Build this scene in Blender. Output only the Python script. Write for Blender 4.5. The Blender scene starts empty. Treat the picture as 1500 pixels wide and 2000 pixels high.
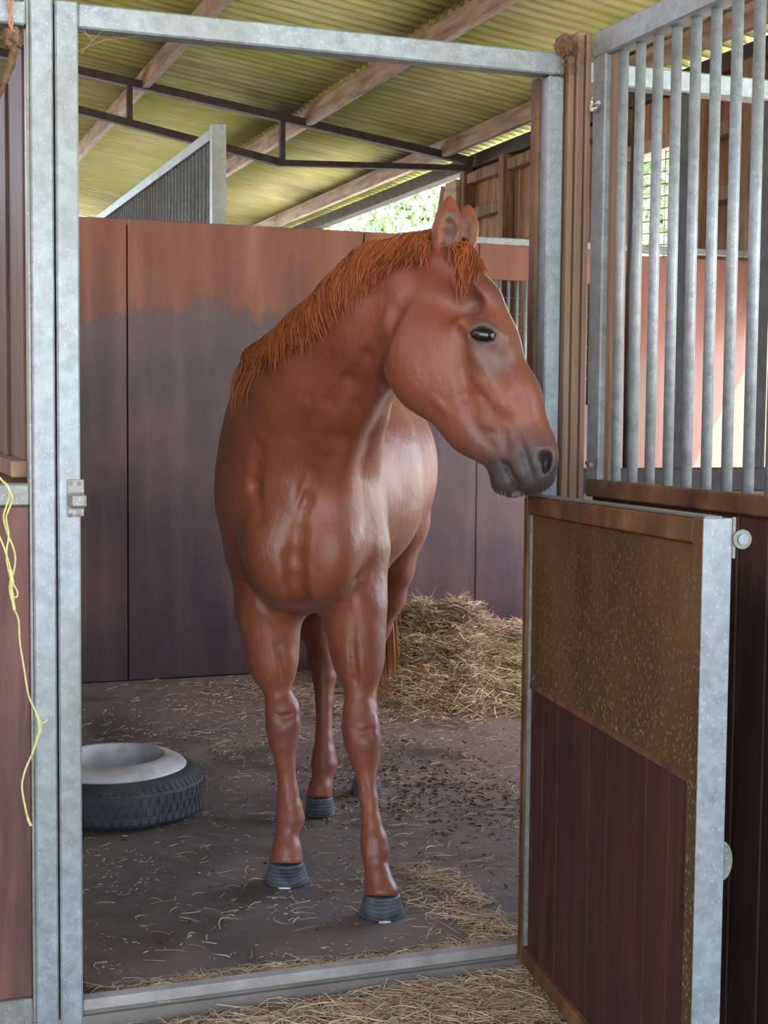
import bpy, bmesh, math, random
import numpy as np
from mathutils import Matrix, Vector
random.seed(7); rng = np.random.default_rng(7)
S = bpy.context.scene
# ------------------------------------------------------------------ camera
F, CH = 2850.0, 1.35
YAW, PIT, ROLL = math.radians(20.2), math.atan(195/2850), .009
FW = np.array([math.sin(YAW)*math.cos(PIT), math.cos(YAW)*math.cos(PIT), -math.sin(PIT)])
_r0 = np.array([math.cos(YAW), -math.sin(YAW), 0.]); _u0 = np.cross(_r0, FW)
RT = _r0*math.cos(ROLL)+_u0*math.sin(ROLL); UP = np.cross(RT, FW)
CAM = np.array([0, 0, CH])
cd = bpy.data.cameras.new('camera'); cam = bpy.data.objects.new('camera', cd); S.collection.objects.link(cam)
cd.sensor_fit = 'VERTICAL'; cd.sensor_height = 36; cd.sensor_width = 27; cd.lens = 36*F/2000; cd.clip_start = .05
cam.matrix_world = Matrix(((RT[0], UP[0], -FW[0], 0), (RT[1], UP[1], -FW[1], 0), (RT[2], UP[2], -FW[2], CH), (0, 0, 0, 1)))
S.camera = cam
# ------------------------------------------------------------------ sky, sun, exposure
W = bpy.data.worlds.new('sky'); S.world = W; W.use_nodes = True
wn = W.node_tree; bg = wn.nodes['Background']
sk = wn.nodes.new('ShaderNodeTexSky'); sk.sky_type = 'NISHITA'; sk.sun_disc = False
sk.sun_elevation = math.radians(56); sk.sun_rotation = math.radians(120); sk.air_density = 1.0; sk.dust_density = 2.5; sk.ozone_density = 1.0
wn.links.new(sk.outputs[0], bg.inputs[0]); bg.inputs[1].default_value = .62
sd = bpy.data.lights.new('sun', 'SUN'); sun = bpy.data.objects.new('sun', sd); S.collection.objects.link(sun)
sd.energy = 11; sd.angle = .009; sd.color = (1, .94, .84)
sun.rotation_euler = Vector((-1, .62, -1.72)).to_track_quat('-Z', 'Y').to_euler()
S.view_settings.view_transform = 'Standard'; S.view_settings.look = 'None'; S.view_settings.gamma = 1
S.view_settings.use_curve_mapping = False; S.view_settings.exposure = 1.7
# ------------------------------------------------------------------ pixel -> place helpers (photo frame 1500 x 2000)
def ray(x, y): return FW+RT*(x-750)/F-UP*(y-1000)/F
def at(x, y, D): return CAM+ray(x, y)*D
def onz(x, y, z=0): d = ray(x, y); return CAM+d*(z-CH)/d[2]
def onY(x, y, Y): d = ray(x, y); return CAM+d*Y/d[1]
def onX(x, y, X): d = ray(x, y); return CAM+d*X/d[0]
# ------------------------------------------------------------------ objects
BASE = {}
def empty(name, loc, label, cat, group=None, kind=None):
    o = bpy.data.objects.new(name, None); S.collection.objects.link(o); o.location = loc; o.empty_display_size = .1
    BASE[o] = Vector(loc); return tag(o, label, cat, group, kind)
def tag(o, label=None, cat=None, group=None, kind=None):
    if label: o['label'] = label
    if cat: o['category'] = cat
    if group: o['group'] = group
    if kind: o['kind'] = kind
    return o
def link(name, me, m, parent=None, loc=None):
    """mesh vertices are in world space; they are moved so that the origin is the parent's base (or loc)"""
    o = bpy.data.objects.new(name, me); S.collection.objects.link(o)
    b = BASE[parent] if parent is not None else Vector(loc if loc is not None else (0, 0, 0))
    if b.length > 0: me.transform(Matrix.Translation(-b))
    if parent is not None: o.parent = parent
    else: o.location = b
    BASE[o] = b
    if m is not None: me.materials.append(m)
    return o
def share(o, off, parent=None):
    c = o.copy(); S.collection.objects.link(c); c.location = o.location+Vector(off); BASE[c] = BASE[o]
    if parent is not None: c.parent = parent
    return c
def bm2me(bm, name, smooth=False):
    me = bpy.data.meshes.new(name); bm.normal_update(); bm.to_mesh(me); bm.free()
    if smooth: me.shade_smooth()
    return me
def add_box(bm, lo, hi, bev=0.0, rot=None):
    lo, hi = Vector(lo), Vector(hi); c = (lo+hi)/2; s = hi-lo
    r = bmesh.ops.create_cube(bm, size=1)
    for v in r['verts']: v.co = Vector((v.co.x*s.x, v.co.y*s.y, v.co.z*s.z))
    if bev > 0:
        es = list({e for v in r['verts'] for e in v.link_edges})
        vs = bmesh.ops.bevel(bm, geom=es, offset=bev, segments=1, affect='EDGES', profile=.5)['verts']
        vs = list({v for f in bm.faces for v in f.verts if v in set(vs)})
    else: vs = r['verts']
    for v in vs: v.co = ((rot @ v.co) if rot else v.co)+c
def box(name, lo, hi, m, parent=None, bev=.003, loc=None, rot=None):
    bm = bmesh.new(); add_box(bm, lo, hi, bev, rot); return link(name, bm2me(bm, name), m, parent, loc)
def bar(name, a, b, w, h, m, parent=None, bev=.003, up=(0, 0, 1)):
    """square section bar from a to b, w across, h along up"""
    a, b = Vector(a), Vector(b); d = b-a; L = d.length; z = d.normalized(); x = Vector(up).cross(z).normalized(); y = z.cross(x)
    bm = bmesh.new(); add_box(bm, (-w/2, -h/2, 0), (w/2, h/2, L), bev)
    M = Matrix((x, y, z)).transposed().to_4x4(); M.translation = a; bm.transform(M)
    return link(name, bm2me(bm, name), m, parent)
def add_tube(bm, pts, rad, n=8, caps=True):
    pts = [Vector(p) for p in pts]; rad = rad if hasattr(rad, '__len__') else [rad]*len(pts)
    rings = []; ref = None
    for i, p in enumerate(pts):
        t = (pts[min(i+1, len(pts)-1)]-pts[max(i-1, 0)]).normalized()
        if ref is None: ref = t.orthogonal().normalized()
        ref = (ref-t*ref.dot(t)).normalized(); s = t.cross(ref)
        rings.append([bm.verts.new(p+(ref*math.cos(2*math.pi*k/n)+s*math.sin(2*math.pi*k/n))*rad[i]) for k in range(n)])
    for a, b in zip(rings, rings[1:]):
        for k in range(n): bm.faces.new((a[k], a[(k+1) % n], b[(k+1) % n], b[k])).smooth = True
    if caps: bm.faces.new(rings[0][::-1]); bm.faces.new(rings[-1])
def tube(name, pts, rad, m, parent=None, n=8, loc=None):
    bm = bmesh.new(); add_tube(bm, pts, rad, n); return link(name, bm2me(bm, name), m, parent, loc)
def add_lathe(bm, prof, c, n=48, wob=None):
    rings = []
    for r, z in prof:
        rings.append([bm.verts.new((c[0]+r*math.cos(2*math.pi*k/n), c[1]+r*math.sin(2*math.pi*k/n), c[2]+z)) for k in range(n)])
    for a, b in zip(rings, rings[1:]):
        for k in range(n): bm.faces.new((a[k], a[(k+1) % n], b[(k+1) % n], b[k])).smooth = True
    return rings
def fast_mesh(name, V, Fq, nper, cols=None, smooth=False):
    me = bpy.data.meshes.new(name); V = np.asarray(V, np.float32); Fq = np.asarray(Fq, np.int32).reshape(-1, nper)
    me.vertices.add(len(V)); me.vertices.foreach_set('co', V.ravel())
    me.loops.add(Fq.size); me.loops.foreach_set('vertex_index', Fq.ravel())
    me.polygons.add(len(Fq)); me.polygons.foreach_set('loop_start', np.arange(0, Fq.size, nper, dtype=np.int32))
    me.update(calc_edges=True)
    if cols is not None:
        at_ = me.color_attributes.new('col', 'FLOAT_COLOR', 'POINT')
        c4 = np.ones((len(V), 4), np.float32); c4[:, :3] = cols; at_.data.foreach_set('color', c4.ravel())
    if smooth: me.shade_smooth()
    return me
def strands(polys, width, cols):
    """polys (N,K,3); flat tapering ribbons, two crossed for thickness -> V, F, C"""
    polys = np.asarray(polys, float); N, K, _ = polys.shape
    t = np.gradient(polys, axis=1); t /= np.linalg.norm(t, axis=2, keepdims=True)+1e-9
    a = rng.normal(size=(N, 1, 3)); s = np.cross(t, a); s /= np.linalg.norm(s, axis=2, keepdims=True)+1e-9
    b = np.cross(t, s)
    w = (np.asarray(width).reshape(-1, 1, 1)*np.ones((N, K, 1)))/2
    tap = np.ones(K); tap[-1] = .35; w = w*tap[None, :, None]
    V = np.stack([polys+s*w, polys-s*w*.5+b*w*.8, polys-s*w*.5-b*w*.8], 2).reshape(-1, 3)
    base = (np.arange(N)*K*3)[:, None, None]+(np.arange(K-1)*3)[None, :, None]
    q = []
    for k in range(3):
        k2 = (k+1) % 3
        q.append(np.stack([base[..., 0]+k, base[..., 0]+k2, base[..., 0]+3+k2, base[..., 0]+3+k], -1).reshape(-1, 4))
    C = np.repeat(np.asarray(cols), K*3, axis=0)
    return V, np.concatenate(q), C
# ------------------------------------------------------------------ materials
class NT:
    def __init__(s, name):
        s.m = bpy.data.materials.new(name); s.m.use_nodes = True; s.t = s.m.node_tree; s.b = s.t.nodes['Principled BSDF']; s._p = None
    def n(s, ty, ins=None, **kw):
        nd = s.t.nodes.new(ty)
        for k, v in kw.items(): setattr(nd, k, v)
        for k, v in (ins or {}).items():
            if isinstance(v, bpy.types.NodeSocket): s.t.links.new(v, nd.inputs[k])
            else: nd.inputs[k].default_value = v
        return nd
    def pos(s, sc=(1, 1, 1)):
        if s._p is None: s._p = s.n('ShaderNodeNewGeometry').outputs['Position']
        return s.n('ShaderNodeVectorMath', {0: s._p, 1: sc}, operation='MULTIPLY').outputs[0]
    def noise(s, scale=5, detail=4, sc=(1, 1, 1), rough=.55, dist=0.):
        return s.n('ShaderNodeTexNoise', {'Vector': s.pos(sc), 'Scale': scale, 'Detail': detail, 'Roughness': rough, 'Distortion': dist}).outputs['Fac']
    def vor(s, scale, sc=(1, 1, 1), out='Distance', feature='F1'):
        return s.n('ShaderNodeTexVoronoi', {'Vector': s.pos(sc), 'Scale': scale}, feature=feature).outputs[out]
    def ramp(s, f, st):
        r = s.n('ShaderNodeValToRGB', {0: f}); e = r.color_ramp.elements
        while len(e) < len(st): e.new(.5)
        for x, (p, c) in zip(e, st):
            x.position = p; x.color = (c, c, c, 1) if not hasattr(c, '__len__') else (*c, 1)
        return r.outputs[0]
    def mix(s, f, a, b, mode='MIX'):
        nd = s.n('ShaderNodeMix', data_type='RGBA', blend_type=mode)
        for i, v in ((0, f), (6, a), (7, b)):
            if isinstance(v, bpy.types.NodeSocket): s.t.links.new(v, nd.inputs[i])
            elif i == 0: nd.inputs[0].default_value = v
            else: nd.inputs[i].default_value = (*v, 1)
        return nd.outputs[2]
    def math(s, op, a, b=0., c=0.):
        return s.n('ShaderNodeMath', {0: a, 1: b, 2: c}, operation=op).outputs[0]
    def z(s): s.pos(); return s.n('ShaderNodeSeparateXYZ', {0: s._p}).outputs
    def bump(s, h, strength=.3, dist=.01):
        s.t.links.new(s.n('ShaderNodeBump', {'Height': h, 'Strength': strength, 'Distance': dist}).outputs[0], s.b.inputs['Normal'])
    def set(s, col=None, rough=None, metal=None, spec=None):
        for k, v in (('Base Color', col), ('Roughness', rough), ('Metallic', metal), ('Specular IOR Level', spec)):
            if v is None: continue
            if isinstance(v, bpy.types.NodeSocket): s.t.links.new(v, s.b.inputs[k])
            else: s.b.inputs[k].default_value = (*v, 1) if k == 'Base Color' else v
        return s.m
def simple(name, col, rough=.6, metal=0., amt=.35, scale=12, sc=(1, 1, 1), bump=.15):
    t = NT(name); nz = t.noise(scale, 5, sc)
    c = t.mix(t.ramp(nz, [(.3, 0), (.7, 1)]), [x*(1-amt) for x in col], [min(1, x*(1+amt)) for x in col])
    t.bump(nz, bump, .01); return t.set(c, rough, metal)
def m_galv(name='galvanised_steel', dirt=.3, base=(.165, .19, .20), hi=(.33, .37, .385)):
    t = NT(name)
    wv = t.n('ShaderNodeVectorMath', {0: t.pos(), 1: t.n('ShaderNodeVectorMath', {0: t.n('ShaderNodeTexNoise', {'Vector': t.pos(), 'Scale': 60., 'Detail': 3.}).outputs['Color'], 1: (.016, .016, .016)}, operation='MULTIPLY').outputs[0]}, operation='ADD').outputs[0]
    cell = t.n('ShaderNodeTexVoronoi', {'Vector': wv, 'Scale': 88}).outputs['Color']; g = t.n('ShaderNodeRGBToBW', {0: cell}).outputs[0]
    c = t.mix(t.math('ADD', t.math('MULTIPLY', g, .42), t.math('MULTIPLY', t.ramp(t.noise(34, 5), [(.3, 0), (.7, 1)]), .58)), base, hi)
    speck = t.ramp(t.vor(120, (1, 1, .7)), [(.0, 1), (.26, 0)]); c = t.mix(t.math('MULTIPLY', speck, .55), c, (.58, .61, .61))
    st = t.ramp(t.noise(3.2, 6, (1, 1, .5)), [(.48, 0), (.72, 1)]); c = t.mix(t.math('MULTIPLY', st, dirt*2), c, (.145, .13, .09))
    rs = t.ramp(t.noise(9, 6, (1, 1, .35), .7), [(.66, 0), (.74, 1)]); c = t.mix(t.math('MULTIPLY', rs, .45), c, (.16, .08, .045))
    t.bump(t.math('ADD', t.noise(70, 3), g), .12, .004)
    return t.set(c, t.ramp(g, [(0, .38), (1, .55)]), .25)
GALV = m_galv(); GALV_D = m_galv('dull_galvanised_steel', .5, (.13, .13, .115), (.26, .265, .245))
def m_rustrail():
    t = NT('grimy_brown_rail'); nz = t.noise(14, 6, (1, 1, .6)); big = t.noise(3, 4)
    c = t.ramp(nz, [(.25, (.035, .018, .009)), (.5, (.12, .055, .022)), (.72, (.22, .115, .05))])
    c = t.mix(t.ramp(big, [(.5, 0), (.75, .6)]), c, (.12, .09, .035)); t.bump(nz, .4, .006); return t.set(c, .7)
GRIME = m_rustrail()
def m_wall():
    t = NT('redbrown_wall_board')
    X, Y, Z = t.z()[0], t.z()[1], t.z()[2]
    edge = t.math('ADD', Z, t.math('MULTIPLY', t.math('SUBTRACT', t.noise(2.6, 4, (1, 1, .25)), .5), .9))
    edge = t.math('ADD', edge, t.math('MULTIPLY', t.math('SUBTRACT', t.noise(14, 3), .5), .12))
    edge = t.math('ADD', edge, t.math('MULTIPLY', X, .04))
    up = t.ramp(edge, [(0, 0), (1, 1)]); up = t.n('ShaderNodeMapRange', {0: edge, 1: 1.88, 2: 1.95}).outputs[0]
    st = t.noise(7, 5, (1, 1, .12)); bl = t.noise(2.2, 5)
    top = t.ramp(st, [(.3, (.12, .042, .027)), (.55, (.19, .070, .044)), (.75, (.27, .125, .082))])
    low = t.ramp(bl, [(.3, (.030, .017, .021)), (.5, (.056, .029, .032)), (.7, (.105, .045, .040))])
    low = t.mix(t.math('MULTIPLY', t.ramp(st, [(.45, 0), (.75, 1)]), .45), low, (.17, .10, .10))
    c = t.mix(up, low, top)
    # bounced daylight painted in: paler pink towards the outer wall side
    pk = t.n('ShaderNodeMapRange', {0: t.math('ADD', X, t.math('MULTIPLY', bl, .4)), 1: 3.85, 2: 4.05}).outputs[0]
    c = t.mix(t.math('MULTIPLY', pk, .85), c, t.ramp(st, [(.3, (.20, .080, .06)), (.7, (.30, .15, .115))]))
    sp = t.ramp(t.vor(9, (1, 1, .7)), [(.0, 1), (.045, 0)]); sp = t.math('MULTIPLY', sp, t.ramp(t.noise(5, 3), [(.5, 0), (.6, 1)]))
    c = t.mix(sp, c, (.42, .33, .28))
    sc = t.ramp(t.vor(2.4, (1, 1, .18), 'Distance', 'DISTANCE_TO_EDGE'), [(0, 1), (.006, 0)]); c = t.mix(t.math('MULTIPLY', sc, .07), c, (.3, .2, .17))
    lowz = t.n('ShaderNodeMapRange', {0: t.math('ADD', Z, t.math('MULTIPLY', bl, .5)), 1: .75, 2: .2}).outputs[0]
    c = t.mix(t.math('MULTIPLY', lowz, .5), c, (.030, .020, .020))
    t.bump(st, .12, .004); return t.set(c, t.math('ADD', t.math('MULTIPLY', up, .2), .42), 0, .4)
WALL = m_wall()
def m_plank(name, a, b, c_, sc=(1, 1, .1), scale=22, rough=.6):
    t = NT(name); g = t.noise(scale, 6, sc, .6, .6); k = t.noise(3, 4)
    c = t.ramp(g, [(.28, a), (.5, b), (.74, c_)]); c = t.mix(t.ramp(k, [(.45, 0), (.7, .5)]), c, a); t.bump(g, .3, .004); return t.set(c, rough)
REDPLANK = m_plank('red_stained_planks', (.04, .013, .009), (.095, .033, .022), (.16, .064, .042))
DARKPLANK = m_plank('dark_redbrown_planks', (.020, .0065, .0035), (.046, .0155, .0075), (.085, .034, .016), (1, 1, .1), 22, .75)
LEFTPLANK = m_plank('weathered_brown_boards', (.03, .014, .008), (.075, .038, .02), (.13, .078, .044))
TIMBER = m_plank('raw_timber', (.15, .085, .05), (.25, .155, .10), (.33, .225, .155), (1, 1, .08), 14)
PURLIN = m_plank('dusty_purlin', (.13, .085, .06), (.34, .265, .215), (.46, .39, .33), (1, .1, 1), 18, .8)
DUSTY = m_plank('dusty_stud_wall', (.14, .075, .042), (.30, .175, .105), (.44, .29, .19), (1, 1, .15), 14, .85)
STUDS = m_plank('old_studs', (.07, .038, .022), (.20, .12, .068), (.34, .22, .13), (1, 1, .12), 20, .85)
BLACK = simple('sooty_steel', (.045, .034, .029), .75, .1, .5)
SHADE = simple('shade_dark_steel', (.020, .019, .020), .85, 0, .4, 30)  # galvanised steel in shade, its darkness painted into the colour
RUST = simple('rusty_steel', (.22, .14, .10), .7, .2, .4, 60)
CHROME = simple('bright_zinc', (.7, .72, .74), .25, .9, .1)
def m_algae():
    t = NT('algae_covered_board'); g = t.noise(4, 5, (1, 1, .35)); Z = t.z()[2]
    c = t.ramp(g, [(.3, (.045, .022, .009)), (.5, (.095, .048, .016)), (.72, (.15, .085, .032))])
    gz = t.n('ShaderNodeMapRange', {0: t.math('ADD', Z, t.math('MULTIPLY', g, .35)), 1: 1.2, 2: .8}).outputs[0]
    c = t.mix(t.math('MULTIPLY', gz, .6), c, (.055, .045, .015))
    dk = t.ramp(t.noise(2.2, 3, (1.4, 1.4, .5)), [(.5, 0), (.68, 1)]); c = t.mix(t.math('MULTIPLY', dk, .5), c, (.028, .019, .012))
    sp = t.math('MULTIPLY', t.ramp(t.vor(190, (1, 1, .5)), [(.20, 1), (.40, 0)]), t.ramp(t.noise(70, 3), [(.46, 0), (.56, 1)]))
    lw = t.n('ShaderNodeMapRange', {0: t.math('ADD', Z, t.math('MULTIPLY', g, .3)), 1: 1.3, 2: .9, 3: .25, 4: .9}).outputs[0]; c = t.mix(t.math('MULTIPLY', sp, lw), c, (.36, .29, .13))
    t.bump(t.math('ADD', sp, t.noise(40, 4)), .3, .003); return t.set(c, .65)
ALGAE = m_algae()
def m_roof():
    t = NT('algae_stained_fibre_cement'); X, Y, Z = t.z()[0], t.z()[1], t.z()[2]
    a = t.noise(1.1, 5, (1, .7, 1)); st = t.noise(9, 4, (.25, 1.4, 1))
    c = t.ramp(st, [(.3, (.36, .36, .14)), (.5, (.53, .52, .25)), (.72, (.68, .66, .42))])
    c = t.mix(t.ramp(a, [(.4, 0), (.62, .7)]), c, (.42, .45, .08))
    cw = t.math('COSINE', t.math('MULTIPLY', t.math('ADD', Y, .9), 50.265)); c = t.mix(t.n('ShaderNodeMapRange', {0: cw, 1: -.2, 2: -1., 4: .45}).outputs[0], c, (.22, .21, .075))  # corrugation shading painted in as darker troughs, partly dirt
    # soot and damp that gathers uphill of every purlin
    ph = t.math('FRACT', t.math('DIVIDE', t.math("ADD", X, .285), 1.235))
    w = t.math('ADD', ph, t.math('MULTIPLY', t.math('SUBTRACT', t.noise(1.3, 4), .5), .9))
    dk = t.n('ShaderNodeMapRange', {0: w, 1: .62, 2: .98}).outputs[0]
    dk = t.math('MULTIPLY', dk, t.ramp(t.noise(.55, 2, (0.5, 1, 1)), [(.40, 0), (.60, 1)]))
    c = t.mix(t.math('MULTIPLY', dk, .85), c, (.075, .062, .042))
    t.bump(st, .2, .004); return t.set(c, .8)
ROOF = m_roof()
def m_mat():
    t = NT('dirty_rubber_mat'); a = t.noise(1.6, 6, (1, 1, 1), .62); f = t.math('ADD', t.math('MULTIPLY', t.noise(26, 6), .6), t.math('MULTIPLY', t.noise(95, 4), .4))
    X, Y = t.z()[0], t.z()[1]
    c = t.ramp(a, [(.3, (.060, .052, .055)), (.47, (.105, .087, .084)), (.58, (.155, .115, .096)), (.72, (.070, .044, .034))])
    c = t.mix(t.ramp(f, [(.42, 0), (.62, .7)]), c, (.16, .125, .105))
    # trodden brown muck towards the hay
    br = t.n('ShaderNodeMapRange', {0: t.math('ADD', t.math('MULTIPLY', X, .8), t.math('ADD', t.math('MULTIPLY', Y, .35), t.math('MULTIPLY', a, 1.4))), 1: 3.6, 2: 4.4}).outputs[0]
    c = t.mix(t.math('MULTIPLY', br, .65), c, t.ramp(f, [(.3, (.11, .062, .045)), (.6, (.21, .135, .105)), (.8, (.27, .19, .15))]))
    wet = t.ramp(t.noise(2.4, 4), [(.52, 0), (.66, 1)]); c = t.mix(t.math('MULTIPLY', wet, .55), c, (.022, .017, .016))
    t.bump(t.math('ADD', f, a), .5, .01); return t.set(c, t.ramp(t.noise(2.4, 4), [(.45, .75), (.7, .42)]))
MAT = m_mat()
def m_conc(name, a, b, sc=3):
    t = NT(name); g = t.noise(sc, 8, (1, 1, 1), .65); c = t.ramp(g, [(.3, a), (.7, b)]); t.bump(t.noise(40, 5), .3, .005); return t.set(c, .85)
CONC = m_conc('dirty_concrete', (.10, .085, .07), (.24, .21, .18)); YARD = m_conc('pale_yard', (.42, .40, .36), (.55, .53, .48), .7)
SILL = m_conc('worn_sill', (.20, .18, .16), (.38, .35, .32), 9)
def m_col(name, rough=.7, spec=.3, tr=0.):
    t = NT(name); a = t.n('ShaderNodeVertexColor', layer_name='col').outputs[0]; t.set(a, rough, 0, spec); return t.m
HAY = m_col('dry_hay', .75, .25)
# ================================================================== STRUCTURE
FY, BY, SX = 3.20, 7.16, 4.87          # stable front, back partition, outer side wall
def roofz(x): return 3.55+.142*(4.85-x)
V3 = Vector
tag(box('ground', (-30, -30, -.30), (40, 40, -.06), YARD, bev=0), kind='structure', label=None)
tag(box('floor', (-6, 3.20, -.055), (5.2, 19, 0), CONC, bev=0), kind='structure')
tag(box('floor', (-6, -4.8, -.058), (5.2, 3.195, -.03), CONC, bev=0), kind='structure')
# --- back partition made of boards
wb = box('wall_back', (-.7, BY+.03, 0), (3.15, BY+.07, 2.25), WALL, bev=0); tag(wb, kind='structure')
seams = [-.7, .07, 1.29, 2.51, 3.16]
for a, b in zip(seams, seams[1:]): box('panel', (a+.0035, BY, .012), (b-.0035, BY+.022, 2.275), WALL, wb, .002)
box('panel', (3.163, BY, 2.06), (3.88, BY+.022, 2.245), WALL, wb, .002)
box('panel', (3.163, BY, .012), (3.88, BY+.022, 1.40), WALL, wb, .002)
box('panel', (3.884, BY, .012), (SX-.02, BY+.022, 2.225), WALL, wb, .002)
box('cap_rail', (2.7, BY-.012, 2.245), (SX-.03, BY+.05, 2.282), GALV, wb, .004)
bb = tube('window_bar', [(3.19, BY+.03, 1.40), (3.19, BY+.03, 2.06)], .009, GALV, wb, 8)
for i in range(1, 13): share(bb, (.052*i, 0, 0), wb)
wr = tube('mesh_wire', [(3.163, BY+.045, 1.46), (3.88, BY+.045, 1.46)], .0022, GALV_D, wb, 5)
for i in range(1, 7): share(wr, (0, 0, .085*i), wb)
# --- roof: corrugated sheets on purlins, extended unseen past the camera to cut frontal light
ce = box('ceiling', (-2.9, 18.9, roofz(-2.9)-.02), (5.1, 19.0, roofz(-2.9)+.04), STUDS, bev=0); tag(ce, kind='structure')
def sheet_mesh(x0, x1, dz):
    n = 8*8; V = []; q = []
    for lay in (0, .009):
        for x in (x0, x1):
            for j in range(n+3):
                y = j*1.0/n; V.append((x, y, roofz(x)+.026*math.cos(2*math.pi*8*y)+lay+dz))
    m = n+3
    for j in range(m-1):
        q.append((j, m+j, m+j+1, j+1)); q.append((2*m+j, 2*m+j+1, 3*m+j+1, 3*m+j))
        q.append((j, j+1, 2*m+j+1, 2*m+j)); q.append((m+j, 3*m+j, 3*m+j+1, m+j+1))
    return fast_mesh('roof_sheet', V, q, 4, smooth=True)
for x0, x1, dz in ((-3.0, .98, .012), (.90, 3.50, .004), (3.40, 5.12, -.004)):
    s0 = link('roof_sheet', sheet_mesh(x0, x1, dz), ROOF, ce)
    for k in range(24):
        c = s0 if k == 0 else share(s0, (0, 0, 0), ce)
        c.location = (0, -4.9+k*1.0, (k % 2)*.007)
# --- purlins, truss
for i, x in enumerate((-1.52, -.285, .95, 2.13, 3.42, 4.58)):
    z = roofz(x)-.024
    t = box('trim_%d' % (i+1), (x, -4.8, z-.135), (x+.055, 18.8, z), PURLIN, bev=.004); tag(t, kind='structure')
TY = 11.2
tr = empty('roof_truss', (4.8, TY, 3.4), 'sooty black steel roof truss under the corrugated sheets', 'truss')
def chord(n, a, b, w=.055): return bar(n, (a[0], TY, a[1]), (b[0], TY, b[1]), w, w+.02, BLACK, tr, up=(0, 1, 0))
chord('top_chord', (-1.6, 4.33), (4.86, 3.415), .06); chord('bottom_chord', (-1.6, 4.17), (3.24, 3.295)); chord('bottom_chord', (3.24, 3.295), (4.86, 3.36), .045)
for x, z0, z1 in ((3.24, 3.3, 3.62), (2.04, 3.52, 3.80), (.84, 3.73, 3.97), (-.36, 3.95, 4.13)): chord('upright', (x, z0), (x, z1), .04)
# --- outer side wall: boards, studs and rails, with openings
wright = box('wall_right', (SX+.02, -4.8, 3.375), (SX+.13, 18.8, 3.485), BLACK, bev=.004); tag(wright, kind='structure')
box('sole_plate', (SX, -4.8, 0), (SX+.09, 18.8, .09), STUDS, wright)
k = 0
y = 1.2
while y < 18.6:
    w = .145+.02*math.sin(k*2.3); k += 1
    x0 = SX+.085+.008*math.sin(k*1.7); spans = [(.0, 3.38)]
    ym = y+w/2
    if 7.80 < ym < 8.66: spans = [(0, 2.10), (3.03, 3.38)]
    elif 5.70 < ym < 7.16: spans = [(0, .75), (1.87, 3.38)]
    elif 3.35 < ym < 5.62: spans = [(0, .75), (2.45, 3.38)]
    elif 11.42 < ym < 15.5: spans = [(0, 2.0)]
    for a, b in spans: box('board', (x0, y+.003, a), (x0+.022, y+w-.003, b), DUSTY, wright, .002)
    y += w
for y in (2.2, 3.3, 5.6, 7.2, 7.70, 8.70, 9.35, 9.95, 10.55, 11.33):
    box('stud', (SX-.02, y, .05), (SX+.08, y+.09, 3.38), STUDS, wright, .004)
for a, b, z in ((7.3, 7.7, 2.62), (8.79, 9.35, 2.52), (9.44, 9.95, 2.80), (10.04, 10.55, 2.60), (10.64, 11.33, 2.95), (8.79, 11.33, 3.25), (5.6, 7.7, 3.0), (2.2, 3.3, 2.45), (7.79, 8.7, 3.03)):
    box('noggin', (SX, a, z), (SX+.08, b, z+.085), TIMBER if z == 3.03 else STUDS, wright, .004)
box('brace_post', (SX-.05, 11.42, 2.0), (SX+.05, 11.66, 3.30), PURLIN, wright, .004)
bar('brace', (SX, 11.75, 3.28), (SX, 12.25, 2.1), .09, .07, STUDS, wright, up=(1, 0, 0))
mw = tube('window_wire', [(SX+.06, 7.8, 2.10), (SX+.06, 8.7, 2.16)], .0035, BLACK, wright, 5)
for i in range(1, 12): share(mw, (0, 0, .077*i), wright)
mv = tube('window_wire', [(SX+.06, 7.93, 2.1), (SX+.06, 7.93, 3.03)], .003, BLACK, wright, 5)
for i in range(1, 3): share(mv, (0, .32*i, 0), wright)
# white gutter outside the open eave
tag(tube('trim_7', [(SX+.55, 11.0, 3.16), (SX+.55, 16.5, 3.13)], .075, simple('pale_gutter', (.72, .74, .72), .5), n=12), kind='structure')
tag(box('wall_added_blocker', (-5.2, -5, -.05), (-5.0, 19, 4.9), STUDS, bev=0), kind='structure')  # unseen wall added on the left to shade the stable front
# --- left partition between the boxes: vertical boards seen through the opening left of the post
wl = box('wall_left', (.385, FY+.06, .02), (.425, BY, 2.10), DARKPLANK, bev=0); tag(wl, kind='structure')
for i in range(32):
    box('board', (.363+.004*(i % 3), FY+.065+i*.12, 1.235), (.384, FY+.065+i*.12+.116, 2.13-.01*(i % 2)), LEFTPLANK, wl, .003)
box('ledge_rail', (.335, FY+.065, 1.20), (.384, BY, 1.236), STUDS, wl, .003)
box('lower_board', (.372, FY+.065, .02), (.384, BY, 1.20), DARKPLANK, wl, .002)
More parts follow.
